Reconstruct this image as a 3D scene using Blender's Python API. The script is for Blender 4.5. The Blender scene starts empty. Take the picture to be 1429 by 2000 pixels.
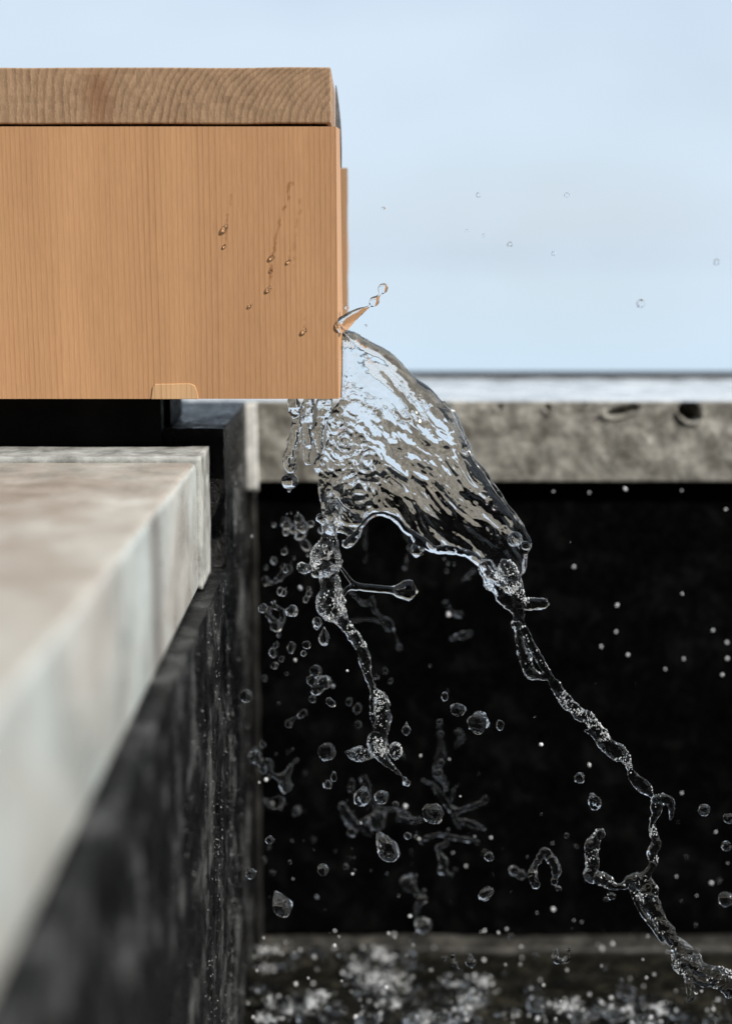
import bpy, bmesh, math, random
import numpy as np
from mathutils import Vector, Matrix

# ------------------------------------------------------------------ camera, sky, sun, exposure
S = bpy.context.scene
COL = S.collection
R = math.radians
F = 2777.8                      # focal length in photograph pixels (50 mm on a 36 mm tall frame)
TH = R(10.2)                    # pitch down
CAM = Vector((0.0, -0.83, 0.56))
ct, st = math.cos(TH), math.sin(TH)

cd = bpy.data.cameras.new('camera')
cam = bpy.data.objects.new('camera', cd); COL.objects.link(cam)
cam.location = CAM; cam.rotation_euler = (R(90) - TH, 0, 0)
cd.lens = 50; cd.sensor_fit = 'VERTICAL'; cd.sensor_height = 36; cd.sensor_width = 24
cd.clip_start = 0.02; cd.clip_end = 20000
cd.dof.use_dof = True; cd.dof.focus_distance = 0.825; cd.dof.aperture_fstop = 2.7
S.camera = cam

SUN = Vector((0.66, -0.42, 0.62)).normalized()
elev = math.asin(SUN.z); azim = math.atan2(SUN.x, SUN.y)
w = bpy.data.worlds.new('World'); S.world = w; w.use_nodes = True
nt = w.node_tree; nt.nodes.clear()
def N(nt, t, **kw):
    n = nt.nodes.new(t)
    for k, v in kw.items():
        if k.startswith('i_'):
            n.inputs[k[2:].replace('_', ' ')].default_value = v
        else:
            setattr(n, k, v)
    return n
def ramp(nt, stops, interp='LINEAR'):
    n = nt.nodes.new('ShaderNodeValToRGB'); cr = n.color_ramp; cr.interpolation = interp
    while len(cr.elements) < len(stops): cr.elements.new(0.5)
    for e, (p, c) in zip(cr.elements, stops):
        e.position = p; e.color = (c[0], c[1], c[2], 1) if not isinstance(c, (int, float)) else (c, c, c, 1)
    return n
sky = N(nt, 'ShaderNodeTexSky', sky_type='NISHITA', sun_disc=False, sun_elevation=elev, sun_rotation=azim,
        air_density=1.0, dust_density=1.2, ozone_density=1.5)
tc = N(nt, 'ShaderNodeTexCoord')
mp = N(nt, 'ShaderNodeMapping'); mp.inputs['Scale'].default_value = (1.8, 1.8, 5.0); mp.inputs['Location'].default_value = (0.9, 0.35, 0.75)
nz = N(nt, 'ShaderNodeTexNoise'); nz.inputs['Scale'].default_value = 2.2; nz.inputs['Detail'].default_value = 5; nz.inputs['Roughness'].default_value = 0.55
cr = ramp(nt, [(0.30, 0.74), (0.62, 1.0)])
mix = N(nt, 'ShaderNodeMixRGB')
mix.inputs['Color2'].default_value = (5.75, 6.8, 7.95, 1)     # thin bright cloud veil
bg = N(nt, 'ShaderNodeBackground'); bg.inputs['Strength'].default_value = 0.1
out = N(nt, 'ShaderNodeOutputWorld')
L = nt.links.new
L(tc.outputs['Generated'], mp.inputs['Vector']); L(mp.outputs[0], nz.inputs['Vector']); L(nz.outputs['Fac'], cr.inputs['Fac'])
L(cr.outputs['Color'], mix.inputs['Fac']); L(sky.outputs['Color'], mix.inputs['Color1'])
L(mix.outputs[0], bg.inputs['Color']); L(bg.outputs[0], out.inputs['Surface'])

sd = bpy.data.lights.new('sun', 'SUN'); sun = bpy.data.objects.new('sun', sd); COL.objects.link(sun)
sd.energy = 4.9; sd.angle = R(0.55); sd.color = (1.0, 0.95, 0.88)
sun.rotation_euler = SUN.to_track_quat('Z', 'Y').to_euler(); sun.location = (2, -2, 3)

S.view_settings.view_transform = 'Standard'; S.view_settings.look = 'None'
S.view_settings.exposure = 0.25; S.view_settings.gamma = 1.0
S.render.engine = 'CYCLES'
cy = S.cycles
cy.use_denoising = True; cy.max_bounces = 16; cy.transmission_bounces = 14; cy.transparent_max_bounces = 8
cy.glossy_bounces = 6; cy.diffuse_bounces = 3; cy.sample_clamp_indirect = 12; cy.blur_glossy = 0.3
cy.use_adaptive_sampling = False

# ------------------------------------------------------------------ helpers
rng = random.Random(7); nr = np.random.default_rng(11)

def ray(px, py):
    x = (px - 714.5) / F; y = -(py - 1000) / F
    return Vector((x, ct + y * st, -st + y * ct))       # per unit of camera depth
def P(px, py, z=0.825):                                  # point at camera depth z
    return CAM + ray(px, py) * z
def PD(px, py, Y):                                       # point on the plane y = Y
    r = ray(px, py); return CAM + r * ((Y - CAM.y) / r.y)
def PX(px, z): return (px - 714.5) / F * z

def put(name, me, mat=None, parent=None, smooth=False, label=None, cat=None, group=None, kind=None, loc=None):
    o = bpy.data.objects.new(name, me); COL.objects.link(o)
    if mat: me.materials.append(mat)
    if parent: o.parent = parent
    if smooth: me.shade_smooth()
    if loc is not None: o.location = loc
    for k, v in (('label', label), ('category', cat), ('group', group), ('kind', kind)):
        if v: o[k] = v
    return o
def thing(name, label, cat, loc=(0, 0, 0), group=None):
    o = bpy.data.objects.new(name, None); COL.objects.link(o); o.location = loc; o.empty_display_size = 0.02
    o['label'] = label; o['category'] = cat
    if group: o['group'] = group
    return o
def under(o, parent):                                    # keeps world coordinates of mesh data
    o.parent = parent; o.location = -parent.location
    return o

# vectorised value noise
_perm = np.random.default_rng(3).random(65536)
def _h(ix, iy, iz, s):
    n = (ix * 73856093) ^ (iy * 19349663) ^ (iz * 83492791) ^ (s * 2654435)
    return _perm[(n ^ (n >> 13)) & 65535]
def vn(p, s=0):
    p = np.asarray(p, float); i = np.floor(p).astype(np.int64); f = p - i
    f = f * f * f * (f * (f * 6 - 15) + 10)
    r = 0
    for dx in (0, 1):
        wx = f[:, 0] if dx else 1 - f[:, 0]
        for dy in (0, 1):
            wy = f[:, 1] if dy else 1 - f[:, 1]
            for dz in (0, 1):
                wz = f[:, 2] if dz else 1 - f[:, 2]
                r = r + wx * wy * wz * _h(i[:, 0] + dx, i[:, 1] + dy, i[:, 2] + dz, s)
    return r * 2 - 1
def fbm(p, s=0, o=3):
    a = 0; k = 1.0; p = np.asarray(p, float)
    for j in range(o):
        a = a + vn(p * (2 ** j) + 17.3 * j, s + j) * k; k *= 0.5
    return a
def getco(me):
    a = np.empty(len(me.vertices) * 3, np.float32); me.vertices.foreach_get('co', a); return a.reshape(-1, 3).astype(float)
def getno(me):
    a = np.empty(len(me.vertices) * 3, np.float32); me.vertices.foreach_get('normal', a); return a.reshape(-1, 3).astype(float)
def setco(me, c):
    me.vertices.foreach_set('co', c.astype(np.float32).ravel()); me.update()

def dense_box(name, xs, ys, zs, fn=None):
    """closed box whose faces carry a lattice of the given coordinates; fn moves the vertices"""
    xs, ys, zs = [np.asarray(a, float) for a in (xs, ys, zs)]
    key = {}; V = []; Fc = []
    def v(i, j, k):
        t = (i, j, k)
        if t not in key: key[t] = len(V); V.append((xs[i], ys[j], zs[k]))
        return key[t]
    nx, ny, nz = len(xs) - 1, len(ys) - 1, len(zs) - 1
    for i in range(nx):
        for k in range(nz):
            Fc.append((v(i, 0, k), v(i+1, 0, k), v(i+1, 0, k+1), v(i, 0, k+1)))
            Fc.append((v(i, ny, k), v(i, ny, k+1), v(i+1, ny, k+1), v(i+1, ny, k)))
    for j in range(ny):
        for k in range(nz):
            Fc.append((v(0, j, k), v(0, j, k+1), v(0, j+1, k+1), v(0, j+1, k)))
            Fc.append((v(nx, j, k), v(nx, j+1, k), v(nx, j+1, k+1), v(nx, j, k+1)))
    for i in range(nx):
        for j in range(ny):
            Fc.append((v(i, j, 0), v(i, j+1, 0), v(i+1, j+1, 0), v(i+1, j, 0)))
            Fc.append((v(i, j, nz), v(i+1, j, nz), v(i+1, j+1, nz), v(i, j+1, nz)))
    A = np.array(V)
    if fn is not None: A = fn(A)
    me = bpy.data.meshes.new(name); me.from_pydata([tuple(a) for a in A], [], Fc); me.update()
    return me
def lin(a, b, step):
    return np.linspace(a, b, max(2, int(math.ceil(abs(b - a) / step)) + 1))
def bevelled(o, wdt=0.0006, seg=2):
    m = o.modifiers.new('bevel', 'BEVEL'); m.width = wdt; m.segments = seg; m.limit_method = 'ANGLE'; m.angle_limit = R(50)

# ------------------------------------------------------------------ materials
def mat(name):
    m = bpy.data.materials.new(name); m.use_nodes = True; nt = m.node_tree
    return m, nt, nt.nodes['Principled BSDF'], nt.links.new
def coords(nt, scale=(1, 1, 1), loc=(0, 0, 0)):
    t = nt.nodes.new('ShaderNodeNewGeometry'); m = nt.nodes.new('ShaderNodeMapping')
    m.inputs['Scale'].default_value = scale; m.inputs['Location'].default_value = loc
    nt.links.new(t.outputs['Position'], m.inputs['Vector']); return m
def noise(nt, vec, scale, det=4, rough=0.55, dist=0):
    n = nt.nodes.new('ShaderNodeTexNoise'); n.inputs['Scale'].default_value = scale; n.inputs['Detail'].default_value = det
    n.inputs['Roughness'].default_value = rough; n.inputs['Distortion'].default_value = dist
    nt.links.new(vec.outputs[0], n.inputs['Vector']); return n
def mth(nt, op, a, b=None):
    n = nt.nodes.new('ShaderNodeMath'); n.operation = op
    for i, x in enumerate((a, b)):
        if x is None: continue
        if isinstance(x, (int, float)): n.inputs[i].default_value = x
        else: nt.links.new(x, n.inputs[i])
    return n.outputs[0]
def mixc(nt, fac, a, b, mode='MIX'):
    n = nt.nodes.new('ShaderNodeMixRGB'); n.blend_type = mode
    for i, x in zip(('Fac', 'Color1', 'Color2'), (fac, a, b)):
        if isinstance(x, (int, float)): n.inputs[i].default_value = x
        elif isinstance(x, tuple): n.inputs[i].default_value = (*x, 1)
        else: nt.links.new(x, n.inputs[i])
    return n.outputs[0]
def bump(nt, h, dist, strength=1.0, prev=None):
    n = nt.nodes.new('ShaderNodeBump'); n.inputs['Distance'].default_value = dist; n.inputs['Strength'].default_value = strength
    nt.links.new(h, n.inputs['Height'])
    if prev is not None: nt.links.new(prev, n.inputs['Normal'])
    return n.outputs[0]

# quarter-sawn fir: fine vertical growth lines
def wood_face(name, base=(0.51, 0.29, 0.15), dark=(0.34, 0.18, 0.088), freq=330.0, wet=False):
    m, nt, b, L = mat(name)
    geo = nt.nodes.new('ShaderNodeNewGeometry'); sp = nt.nodes.new('ShaderNodeSeparateXYZ'); L(geo.outputs['Position'], sp.inputs[0])
    warp = noise(nt, coords(nt, (14, 14, 0.9)), 1.0, 3)
    fine = noise(nt, coords(nt, (300, 300, 5)), 1.0, 2)
    x = mth(nt, 'ADD', sp.outputs['X'], mth(nt, 'MULTIPLY', warp.outputs['Fac'], 0.013))
    x = mth(nt, 'ADD', x, mth(nt, 'MULTIPLY', fine.outputs['Fac'], 0.0022))
    ph = mth(nt, 'FRACT', mth(nt, 'MULTIPLY', x, freq))
    rr = ramp(nt, [(0.0, 0.0), (0.5, 0.12), (0.74, 0.5), (0.86, 1.0), (0.95, 0.6), (1.0, 0.0)]); L(ph, rr.inputs['Fac'])
    amp = noise(nt, coords(nt, (60, 60, 2.2)), 1.0, 2)
    ar = ramp(nt, [(0.3, 0.25), (0.7, 1.0)]); L(amp.outputs['Fac'], ar.inputs['Fac'])
    f = mth(nt, 'MULTIPLY', rr.outputs['Color'], ar.outputs['Color'])
    c = mixc(nt, mth(nt, 'MULTIPLY', f, 0.8), base, dark)
    big = noise(nt, coords(nt, (22, 22, 3.5), (3, 0, 0)), 1.0, 3)
    br = ramp(nt, [(0.3, (0.86, 0.83, 0.8)), (0.7, (1.1, 1.08, 1.05))]); L(big.outputs['Fac'], br.inputs['Fac'])
    c = mixc(nt, 1.0, c, br.outputs['Color'], 'MULTIPLY')
    fib = noise(nt, coords(nt, (1500, 1500, 70)), 1.0, 3, 0.7)
    fr = ramp(nt, [(0.25, 0.86), (0.75, 1.12)]); L(fib.outputs['Fac'], fr.inputs['Fac'])
    c = mixc(nt, 1.0, c, fr.outputs['Color'], 'MULTIPLY')
    if wet:
        at = nt.nodes.new('ShaderNodeAttribute'); at.attribute_name = 'wet'
        wf = at.outputs['Fac']
        c = mixc(nt, wf, c, mixc(nt, 1.0, c, (0.5, 0.38, 0.27), 'MULTIPLY'))
        L(mth(nt, 'SUBTRACT', 0.55, mth(nt, 'MULTIPLY', wf, 0.3)), b.inputs['Roughness'])
    else: b.inputs['Roughness'].default_value = 0.55
    L(c, b.inputs['Base Color'])
    h = mth(nt, 'ADD', mth(nt, 'MULTIPLY', f, 0.6), mth(nt, 'MULTIPLY', fib.outputs['Fac'], 0.5))
    L(bump(nt, h, 0.00012, 0.8), b.inputs['Normal']); b.inputs['Specular IOR Level'].default_value = 0.3
    return m
M_face = wood_face('wood_face', wet=True)
M_side = wood_face('wood_side', (0.52, 0.33, 0.19), (0.40, 0.22, 0.12))
M_patch = wood_face('wood_patch', (0.62, 0.40, 0.22), (0.36, 0.19, 0.095), freq=330)

def wood_end(name, x0, z0):
    m, nt, b, L = mat(name)
    geo = nt.nodes.new('ShaderNodeNewGeometry'); sp = nt.nodes.new('ShaderNodeSeparateXYZ'); L(geo.outputs['Position'], sp.inputs[0])
    xx = mth(nt, 'SUBTRACT', sp.outputs['X'], x0); zz = mth(nt, 'SUBTRACT', sp.outputs['Z'], z0)
    # ring lines lean right at the right end of the board, left at its left end
    g = mth(nt, 'ADD', mth(nt, 'MULTIPLY', xx, 140.0), 9.0)
    u = mth(nt, 'SUBTRACT', xx, mth(nt, 'MULTIPLY', g, mth(nt, 'MULTIPLY', zz, zz)))
    warp = noise(nt, coords(nt, (22, 22, 12)), 1.0, 3)
    u = mth(nt, 'ADD', u, mth(nt, 'MULTIPLY', warp.outputs['Fac'], 0.020))
    jag = noise(nt, coords(nt, (500, 500, 900)), 1.0, 3, 0.7)
    u = mth(nt, 'ADD', u, mth(nt, 'MULTIPLY', jag.outputs['Fac'], 0.0022))
    ph = mth(nt, 'FRACT', mth(nt, 'MULTIPLY', u, 235.0))
    rr = ramp(nt, [(0.0, 0.0), (0.45, 0.3), (0.8, 1.0), (0.95, 0.8), (1.0, 0.0)]); L(ph, rr.inputs['Fac'])
    amp = noise(nt, coords(nt, (40, 40, 30)), 1.0, 3)
    ar = ramp(nt, [(0.3, 0.35), (0.7, 1.0)]); L(amp.outputs['Fac'], ar.inputs['Fac'])
    f = mth(nt, 'MULTIPLY', rr.outputs['Color'], ar.outputs['Color'])
    c = mixc(nt, mth(nt, 'MULTIPLY', f, 0.85), (0.385, 0.25, 0.15), (0.185, 0.105, 0.06))
    saw = noise(nt, coords(nt, (900, 900, 260)), 1.0, 4, 0.75)
    sr = ramp(nt, [(0.25, 0.72), (0.75, 1.22)]); L(saw.outputs['Fac'], sr.inputs['Fac'])
    c = mixc(nt, 1.0, c, sr.outputs['Color'], 'MULTIPLY')
    # reddish knot stain
    vm = nt.nodes.new('ShaderNodeVectorMath'); vm.operation = 'DISTANCE'
    mpp = coords(nt, (1, 0, 0.45)); L(mpp.outputs[0], vm.inputs[0]); vm.inputs[1].default_value = (PX(205, 0.82), 0, (z0 + 0.014) * 0.45)
    dn = noise(nt, coords(nt, (120, 120, 60)), 1.0, 3)
    dd = mth(nt, 'ADD', vm.outputs['Value'], mth(nt, 'MULTIPLY', dn.outputs['Fac'], 0.008))
    kr = ramp(nt, [(0.006, 0.65), (0.016, 0.0)]); L(dd, kr.inputs['Fac'])
    c = mixc(nt, kr.outputs['Color'], c, (0.21, 0.095, 0.045))
    L(c, b.inputs['Base Color']); b.inputs['Roughness'].default_value = 0.7; b.inputs['Specular IOR Level'].default_value = 0.25
    h = mth(nt, 'ADD', mth(nt, 'MULTIPLY', f, 0.5), saw.outputs['Fac'])
    L(bump(nt, h, 0.0003, 0.9), b.inputs['Normal'])
    return m

def stone(name, c1, c2, c3, scale=30, rough=0.6, bmp=0.0006, wet=0.0, spec=0.4, seed=0, pits=0.0, con=1.0):
    m, nt, b, L = mat(name)
    v = coords(nt, (1, 1, 1), (seed * 3.1, seed, seed * 1.7))
    n1 = noise(nt, v, scale, 6, 0.62, 0.3); n2 = noise(nt, v, scale * 3.7, 5, 0.6); n3 = noise(nt, v, scale * 25, 4, 0.7)
    r1 = ramp(nt, [(0.36, c1), (0.52, c2), (0.66, c3)]); L(n1.outputs['Fac'], r1.inputs['Fac'])
    r2 = ramp(nt, [(0.3, 1 - 0.3 * con), (0.7, 1 + 0.25 * con)]); L(n2.outputs['Fac'], r2.inputs['Fac'])
    r3 = ramp(nt, [(0.25, 1 - 0.22 * con), (0.75, 1 + 0.2 * con)]); L(n3.outputs['Fac'], r3.inputs['Fac'])
    c = mixc(nt, 1.0, r1.outputs['Color'], r2.outputs['Color'], 'MULTIPLY'); c = mixc(nt, 1.0, c, r3.outputs['Color'], 'MULTIPLY')
    if pits:
        vo = nt.nodes.new('ShaderNodeTexVoronoi'); vo.inputs['Scale'].default_value = scale * 5; L(v.outputs[0], vo.inputs['Vector'])
        pr = ramp(nt, [(0.08, 0.35), (0.16, 1.0)]); L(vo.outputs['Distance'], pr.inputs['Fac'])
        c = mixc(nt, pits, c, mixc(nt, 1.0, c, pr.outputs['Color'], 'MULTIPLY'))
    L(c, b.inputs['Base Color'])
    rr = ramp(nt, [(0.35, max(0.05, rough - 0.15)), (0.65, min(1, rough + 0.15))]); L(n2.outputs['Fac'], rr.inputs['Fac']); L(rr.outputs['Color'], b.inputs['Roughness'])
    b.inputs['Specular IOR Level'].default_value = spec
    h = mth(nt, 'ADD', n2.outputs['Fac'], mth(nt, 'MULTIPLY', n3.outputs['Fac'], 0.5))
    L(bump(nt, h, bmp, 0.8), b.inputs['Normal'])
    return m
M_slab = stone('pale_stone', (0.385, 0.365, 0.335), (0.41, 0.435, 0.415), (0.44, 0.475, 0.465), 7, 0.35, 0.0004, spec=0.4, seed=1, con=0.45)
M_slab2 = stone('pale_stone_rough', (0.20, 0.20, 0.185), (0.35, 0.355, 0.335), (0.43, 0.435, 0.415), 45, 0.5, 0.0006, seed=2, con=0.6)
M_cope = stone('travertine', (0.12, 0.113, 0.094), (0.265, 0.255, 0.225), (0.43, 0.415, 0.37), 48, 0.6, 0.0012, seed=3, pits=0.5)
M_copetop = stone('wet_sky_sheen_stone', (0.40, 0.42, 0.43), (0.46, 0.48, 0.49), (0.50, 0.52, 0.53), 10, 0.25, 0.0002, spec=0.6, seed=13)  # pale bluish base paints the sky's sheen onto the wet coping top
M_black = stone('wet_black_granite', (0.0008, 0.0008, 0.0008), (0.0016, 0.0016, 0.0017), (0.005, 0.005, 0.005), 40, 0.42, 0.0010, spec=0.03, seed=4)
M_blackw = stone('rough_black_granite', (0.0012, 0.0012, 0.0012), (0.009, 0.009, 0.0094), (0.075, 0.078, 0.076), 24, 0.34, 0.0030, spec=0.22, seed=5)  # grey mottling lifted to paint the wall's polished reflection
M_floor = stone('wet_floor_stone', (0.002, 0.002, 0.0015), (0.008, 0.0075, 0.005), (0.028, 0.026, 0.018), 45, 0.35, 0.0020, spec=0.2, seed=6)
M_dull = stone('mineral_deposit', (0.012, 0.011, 0.009), (0.032, 0.030, 0.025), (0.08, 0.076, 0.066), 45, 0.6, 0.001, seed=7)
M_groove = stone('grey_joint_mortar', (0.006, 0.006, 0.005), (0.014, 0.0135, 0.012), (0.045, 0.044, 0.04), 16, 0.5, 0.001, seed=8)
M_sunlit = stone('sunlit_joint', (0.60, 0.60, 0.57), (0.70, 0.70, 0.68), (0.75, 0.75, 0.73), 40, 0.5, 0.0006, seed=9)  # bright base stands in for sun on the corner's side face
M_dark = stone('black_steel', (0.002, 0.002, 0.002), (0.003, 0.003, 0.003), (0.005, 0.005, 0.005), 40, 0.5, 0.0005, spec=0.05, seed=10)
M_mort = stone('brown_grey_mortar', (0.15, 0.135, 0.12), (0.19, 0.18, 0.165), (0.24, 0.235, 0.22), 20, 0.6, 0.0004, seed=15)
M_strip = stone('weathered_strip', (0.02, 0.022, 0.024), (0.03, 0.032, 0.034), (0.045, 0.047, 0.05), 20, 0.5, 0.0004, spec=0.2, seed=16)
M_tin = stone('tarnished_metal', (0.07, 0.075, 0.08), (0.10, 0.11, 0.12), (0.16, 0.17, 0.18), 40, 0.35, 0.0004, seed=12)

def water_mat(name, rough=0.0):
    m, nt, b, L = mat(name)
    b.inputs['Base Color'].default_value = (1, 1, 1, 1); b.inputs['Roughness'].default_value = rough
    b.inputs['IOR'].default_value = 1.333; b.inputs['Transmission Weight'].default_value = 1.0
    return m
M_water = water_mat('clear_water', 0.025)
M_drop = water_mat('water_drops', 0.06)
M_aer = water_mat('glint_white_drops', 0.1); M_aer.node_tree.nodes['Principled BSDF'].inputs['Transmission Weight'].default_value = 0.4; M_aer.node_tree.nodes['Principled BSDF'].inputs['Base Color'].default_value = (0.95, 0.96, 0.97, 1)  # white base stands in for sun glints in clear drops
m, nt_, b_, L_ = mat('foam'); M_foam_glint = m
b_.inputs['Base Color'].default_value = (0.93, 0.95, 0.96, 1); b_.inputs['Roughness'].default_value = 0.12  # white for foam, and for glints painted on the streams
b_.inputs['Transmission Weight'].default_value = 0.45; b_.inputs['IOR'].default_value = 1.333
m, nt_, b_, L_ = mat('sea_water'); M_sea = m
b_.inputs['Base Color'].default_value = (0.33, 0.43, 0.50, 1); b_.inputs['Roughness'].default_value = 0.05; b_.inputs['IOR'].default_value = 1.333
wv = noise(nt_, coords(nt_, (0.6, 0.15, 1)), 1.0, 4)
L_(bump(nt_, wv.outputs['Fac'], 0.01, 0.1), b_.inputs['Normal'])

# ------------------------------------------------------------------ setting
DY_BACK = 0.205                                   # y of the far coping's face
z_ctop = PD(900, 781, DY_BACK).z; z_cbot = PD(900, 941, DY_BACK).z
z_floor = PD(900, 1838, DY_BACK + 0.008).z
XW = -0.0872                                      # right face of the left granite wall

# sea reaching the horizon
s = 9000.0
me = bpy.data.meshes.new('sea'); me.from_pydata([(-s, -s, -3), (s, -s, -3), (s, 2*s, -3), (-s, 2*s, -3)], [], [(0, 1, 2, 3)])
put('sea', me, M_sea, kind='structure')

# floor: one rough wet sheet, running on behind the camera
def f_floor(A):
    m_ = A[:, 2] > z_floor - 0.01
    A[m_, 2] += 0.0016 * fbm(A[m_] * 60, 5, 4)
    return A
xs = np.concatenate([[-4, -2], lin(-0.25, 0.5, 0.0035), [1, 2, 4]])
ys = np.concatenate([[-4, -2, -1], lin(-0.3, 0.24, 0.0035), [0.6]])
me = dense_box('floor', xs, ys, [z_floor - 0.1, z_floor], f_floor)
put('floor', me, M_floor, smooth=True, kind='structure')

# unseen dark timber block added behind the viewer so the water mirrors darkness
M_backdrop = stone('dark_backdrop_timber', (0.010, 0.009, 0.008), (0.016, 0.014, 0.012), (0.024, 0.021, 0.018), 4, 0.7, 0.002, spec=0.2, seed=20)
backdrop_root = thing('unseen_backdrop', 'unseen dark timber backdrop with posts and eaves, added behind the viewer to darken reflections', 'light blocker', (0, -6, -0.6))
def under(o, parent):
    o.parent = parent; o.location = -parent.location
    return o
me = dense_box('backdrop_wall', [-9, 9], [-6.3, -6.0], [-3.2, 6.0]); under(put('wall', me, M_backdrop), backdrop_root)
me = dense_box('backdrop_roof', [-9.6, 9.6], [-9.5, -5.3], [6.0, 6.25]); under(put('backdrop_cover', me, M_backdrop), backdrop_root)
for k in range(7):
    me = dense_box('backdrop_post', [-8.4 + 2.8 * k - 0.1, -8.4 + 2.8 * k + 0.1], [-5.98, -5.75], [-3.2, 5.99]); under(put('backdrop_post', me, M_backdrop), backdrop_root)

# back wall
def rough(amp, sc, seed):
    def f(A): 
        for ax in range(3): A[:, ax] += amp * fbm(A * sc, seed + 7 * ax, 3)
        return A
    return f
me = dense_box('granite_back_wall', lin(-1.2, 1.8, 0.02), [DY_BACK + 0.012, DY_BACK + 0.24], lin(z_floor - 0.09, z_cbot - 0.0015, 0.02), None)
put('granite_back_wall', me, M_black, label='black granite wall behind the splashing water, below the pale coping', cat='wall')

# coping with chipped, pitted face
t_w = (CAM.y + (CAM.z - z_ctop) * ray(900, 738).y / -ray(900, 738).z) - DY_BACK
pits = [(PD(1215, 803, DY_BACK), 0.0115, 0.0032, 0.004, 0.22), (PD(1345, 804, DY_BACK), 0.0075, 0.0060, 0.010, -0.7), (PD(975, 797, DY_BACK), 0.0022, 0.0022, 0.0012, 0.0),
        (PD(1068, 797, DY_BACK), 0.002, 0.003, 0.0015, 0.3), (PD(1140, 792, DY_BACK), 0.0015, 0.0015, 0.001, 0)]
def f_cope(A):
    fr = np.abs(A[:, 1] - DY_BACK) < 1e-6
    top = np.abs(A[:, 2] - z_ctop) < 1e-6
    d = 0.0006 * fbm(A * 70, 21, 4)
    pit = np.zeros(len(A)); lip = np.zeros(len(A))
    for c, rx, rz, dep, an in pits:
        dx = A[:, 0] - c.x; dz = A[:, 2] - c.z
        u = dx * math.cos(an) + dz * math.sin(an); v_ = -dx * math.sin(an) + dz * math.cos(an)
        q = (u / rx) ** 2 + (v_ / rz) ** 2 + 0.35 * vn(A * 300, 31)
        pit = np.maximum(pit, 2 * dep * np.clip(1.25 - q, 0, 1) ** 0.6); lip = np.maximum(lip, 0.0022 * np.exp(-((np.sqrt(np.abs(q)) - 1.35) / 0.25) ** 2) * (dz < 0))
    A[fr, 1] += (d + pit - lip)[fr]
    A[top, 2] += 0.0003 * fbm(A[top] * 25, 22, 2)
    both = fr & top
    A[both, 2] -= 0.0012 + 0.0012 * np.abs(fbm(A[both] * 90, 23, 3)); A[both, 1] += 0.0014
    return A
xs = np.concatenate([[-1.2, -0.6], lin(-0.30, 0.32, 0.0014), [0.6, 1.2, 1.8]])
me = dense_box('stone_coping', xs, np.concatenate([[DY_BACK], lin(DY_BACK + 0.006, DY_BACK + t_w, 0.012)]), lin(z_cbot, z_ctop, 0.0014), f_cope)
cope = put('stone_coping', me, M_cope, smooth=True, label='pitted grey stone coping slab lying along the top of the black back wall', cat='coping')
cope.data.materials.append(M_copetop)
for p in cope.data.polygons:
    if p.normal.z > 0.8 and p.center.z > z_ctop - 0.004: p.material_index = 1
me = dense_box('edge_strip', [-1.2, 1.8], [DY_BACK + t_w + 0.001, DY_BACK + t_w + 0.010], [z_ctop - 0.03, PD(900, 727, DY_BACK + t_w).z])
put('edge_strip', me, M_strip, parent=cope)

# left granite wall with its upstand behind the slabs
z_sb = PD(412, 1120, 0.02).z                     # underside of the slabs
z_top = PD(432, 835, 0.04).z                     # top of the upstand
def f_wall(A):
    m_ = np.abs(A[:, 0] - XW) < 1e-6
    A[m_, 0] += 0.0005 * fbm(A[m_] * 260, 41, 3) + 0.0007 * fbm(A[m_] * 40, 44, 3)
    return A
wall = thing('granite_side_wall', 'black wet granite wall running towards the viewer under the pale slabs at left', 'wall', (XW, 0, z_floor))
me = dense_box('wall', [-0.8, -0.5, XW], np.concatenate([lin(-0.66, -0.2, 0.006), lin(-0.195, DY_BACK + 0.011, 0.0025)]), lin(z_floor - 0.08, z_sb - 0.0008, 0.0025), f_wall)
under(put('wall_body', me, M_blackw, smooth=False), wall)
def f_up(A):
    A[:, 0] += 0.0005 * fbm(A * 220, 51, 3) * (A[:, 0] > XW - 0.01)
    t = A[:, 2] > z_top - 1e-6
    A[t, 2] += 0.0005 * fbm(A[t] * 150, 52, 3)
    return A
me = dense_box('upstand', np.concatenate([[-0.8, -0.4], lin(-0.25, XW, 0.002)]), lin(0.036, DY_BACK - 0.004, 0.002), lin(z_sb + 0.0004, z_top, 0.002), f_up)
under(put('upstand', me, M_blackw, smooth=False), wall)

# pale slabs on the wall
z_s1 = PD(383, 903, -0.025).z
z_s2 = PD(405, 869, 0.03).z
def f_sl(A):
    A[:, 2] += 0.0006 * fbm(A * 40, 61, 3); A[:, 0] += 0.0005 * fbm(A * 45, 62, 3)
    return A
def rbox(name, x0, x1, y0, y1, z0, z1, step, fn): return dense_box(name, np.concatenate([[x0], lin(max(x0 + 0.01, -0.35), x1, step)]), lin(y0, y1, step), lin(z0, z1, step), fn)
nt_ = M_slab.node_tree; b_ = nt_.nodes['Principled BSDF']; L_ = nt_.links.new
geo_ = nt_.nodes.new('ShaderNodeNewGeometry'); sp_ = nt_.nodes.new('ShaderNodeSeparateXYZ'); L_(geo_.outputs['Position'], sp_.inputs[0])
dist_ = mth(nt_, 'ABSOLUTE', mth(nt_, 'ADD', sp_.outputs['Y'], 0.189))
jr = ramp(nt_, [(0.010, 1.0), (0.020, 0.0)]); L_(dist_, jr.inputs['Fac'])
old = b_.inputs['Base Color'].links[0].from_socket
L_(mixc(nt_, mth(nt_, 'MULTIPLY', jr.outputs['Color'], 0.85), old, (0.20, 0.19, 0.18)), b_.inputs['Base Color'])
me = dense_box('stone_slab', [-0.8, -0.5, -0.3, -0.15, -0.0968], lin(-0.66, -0.0235, 0.08), [z_sb, z_s1])
o = put('stone_slab', me, M_slab, label='big blurred pale stone slab with a grey mortar band, nearest the viewer at left', cat='slab'); bevelled(o, 0.004, 4)
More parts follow.
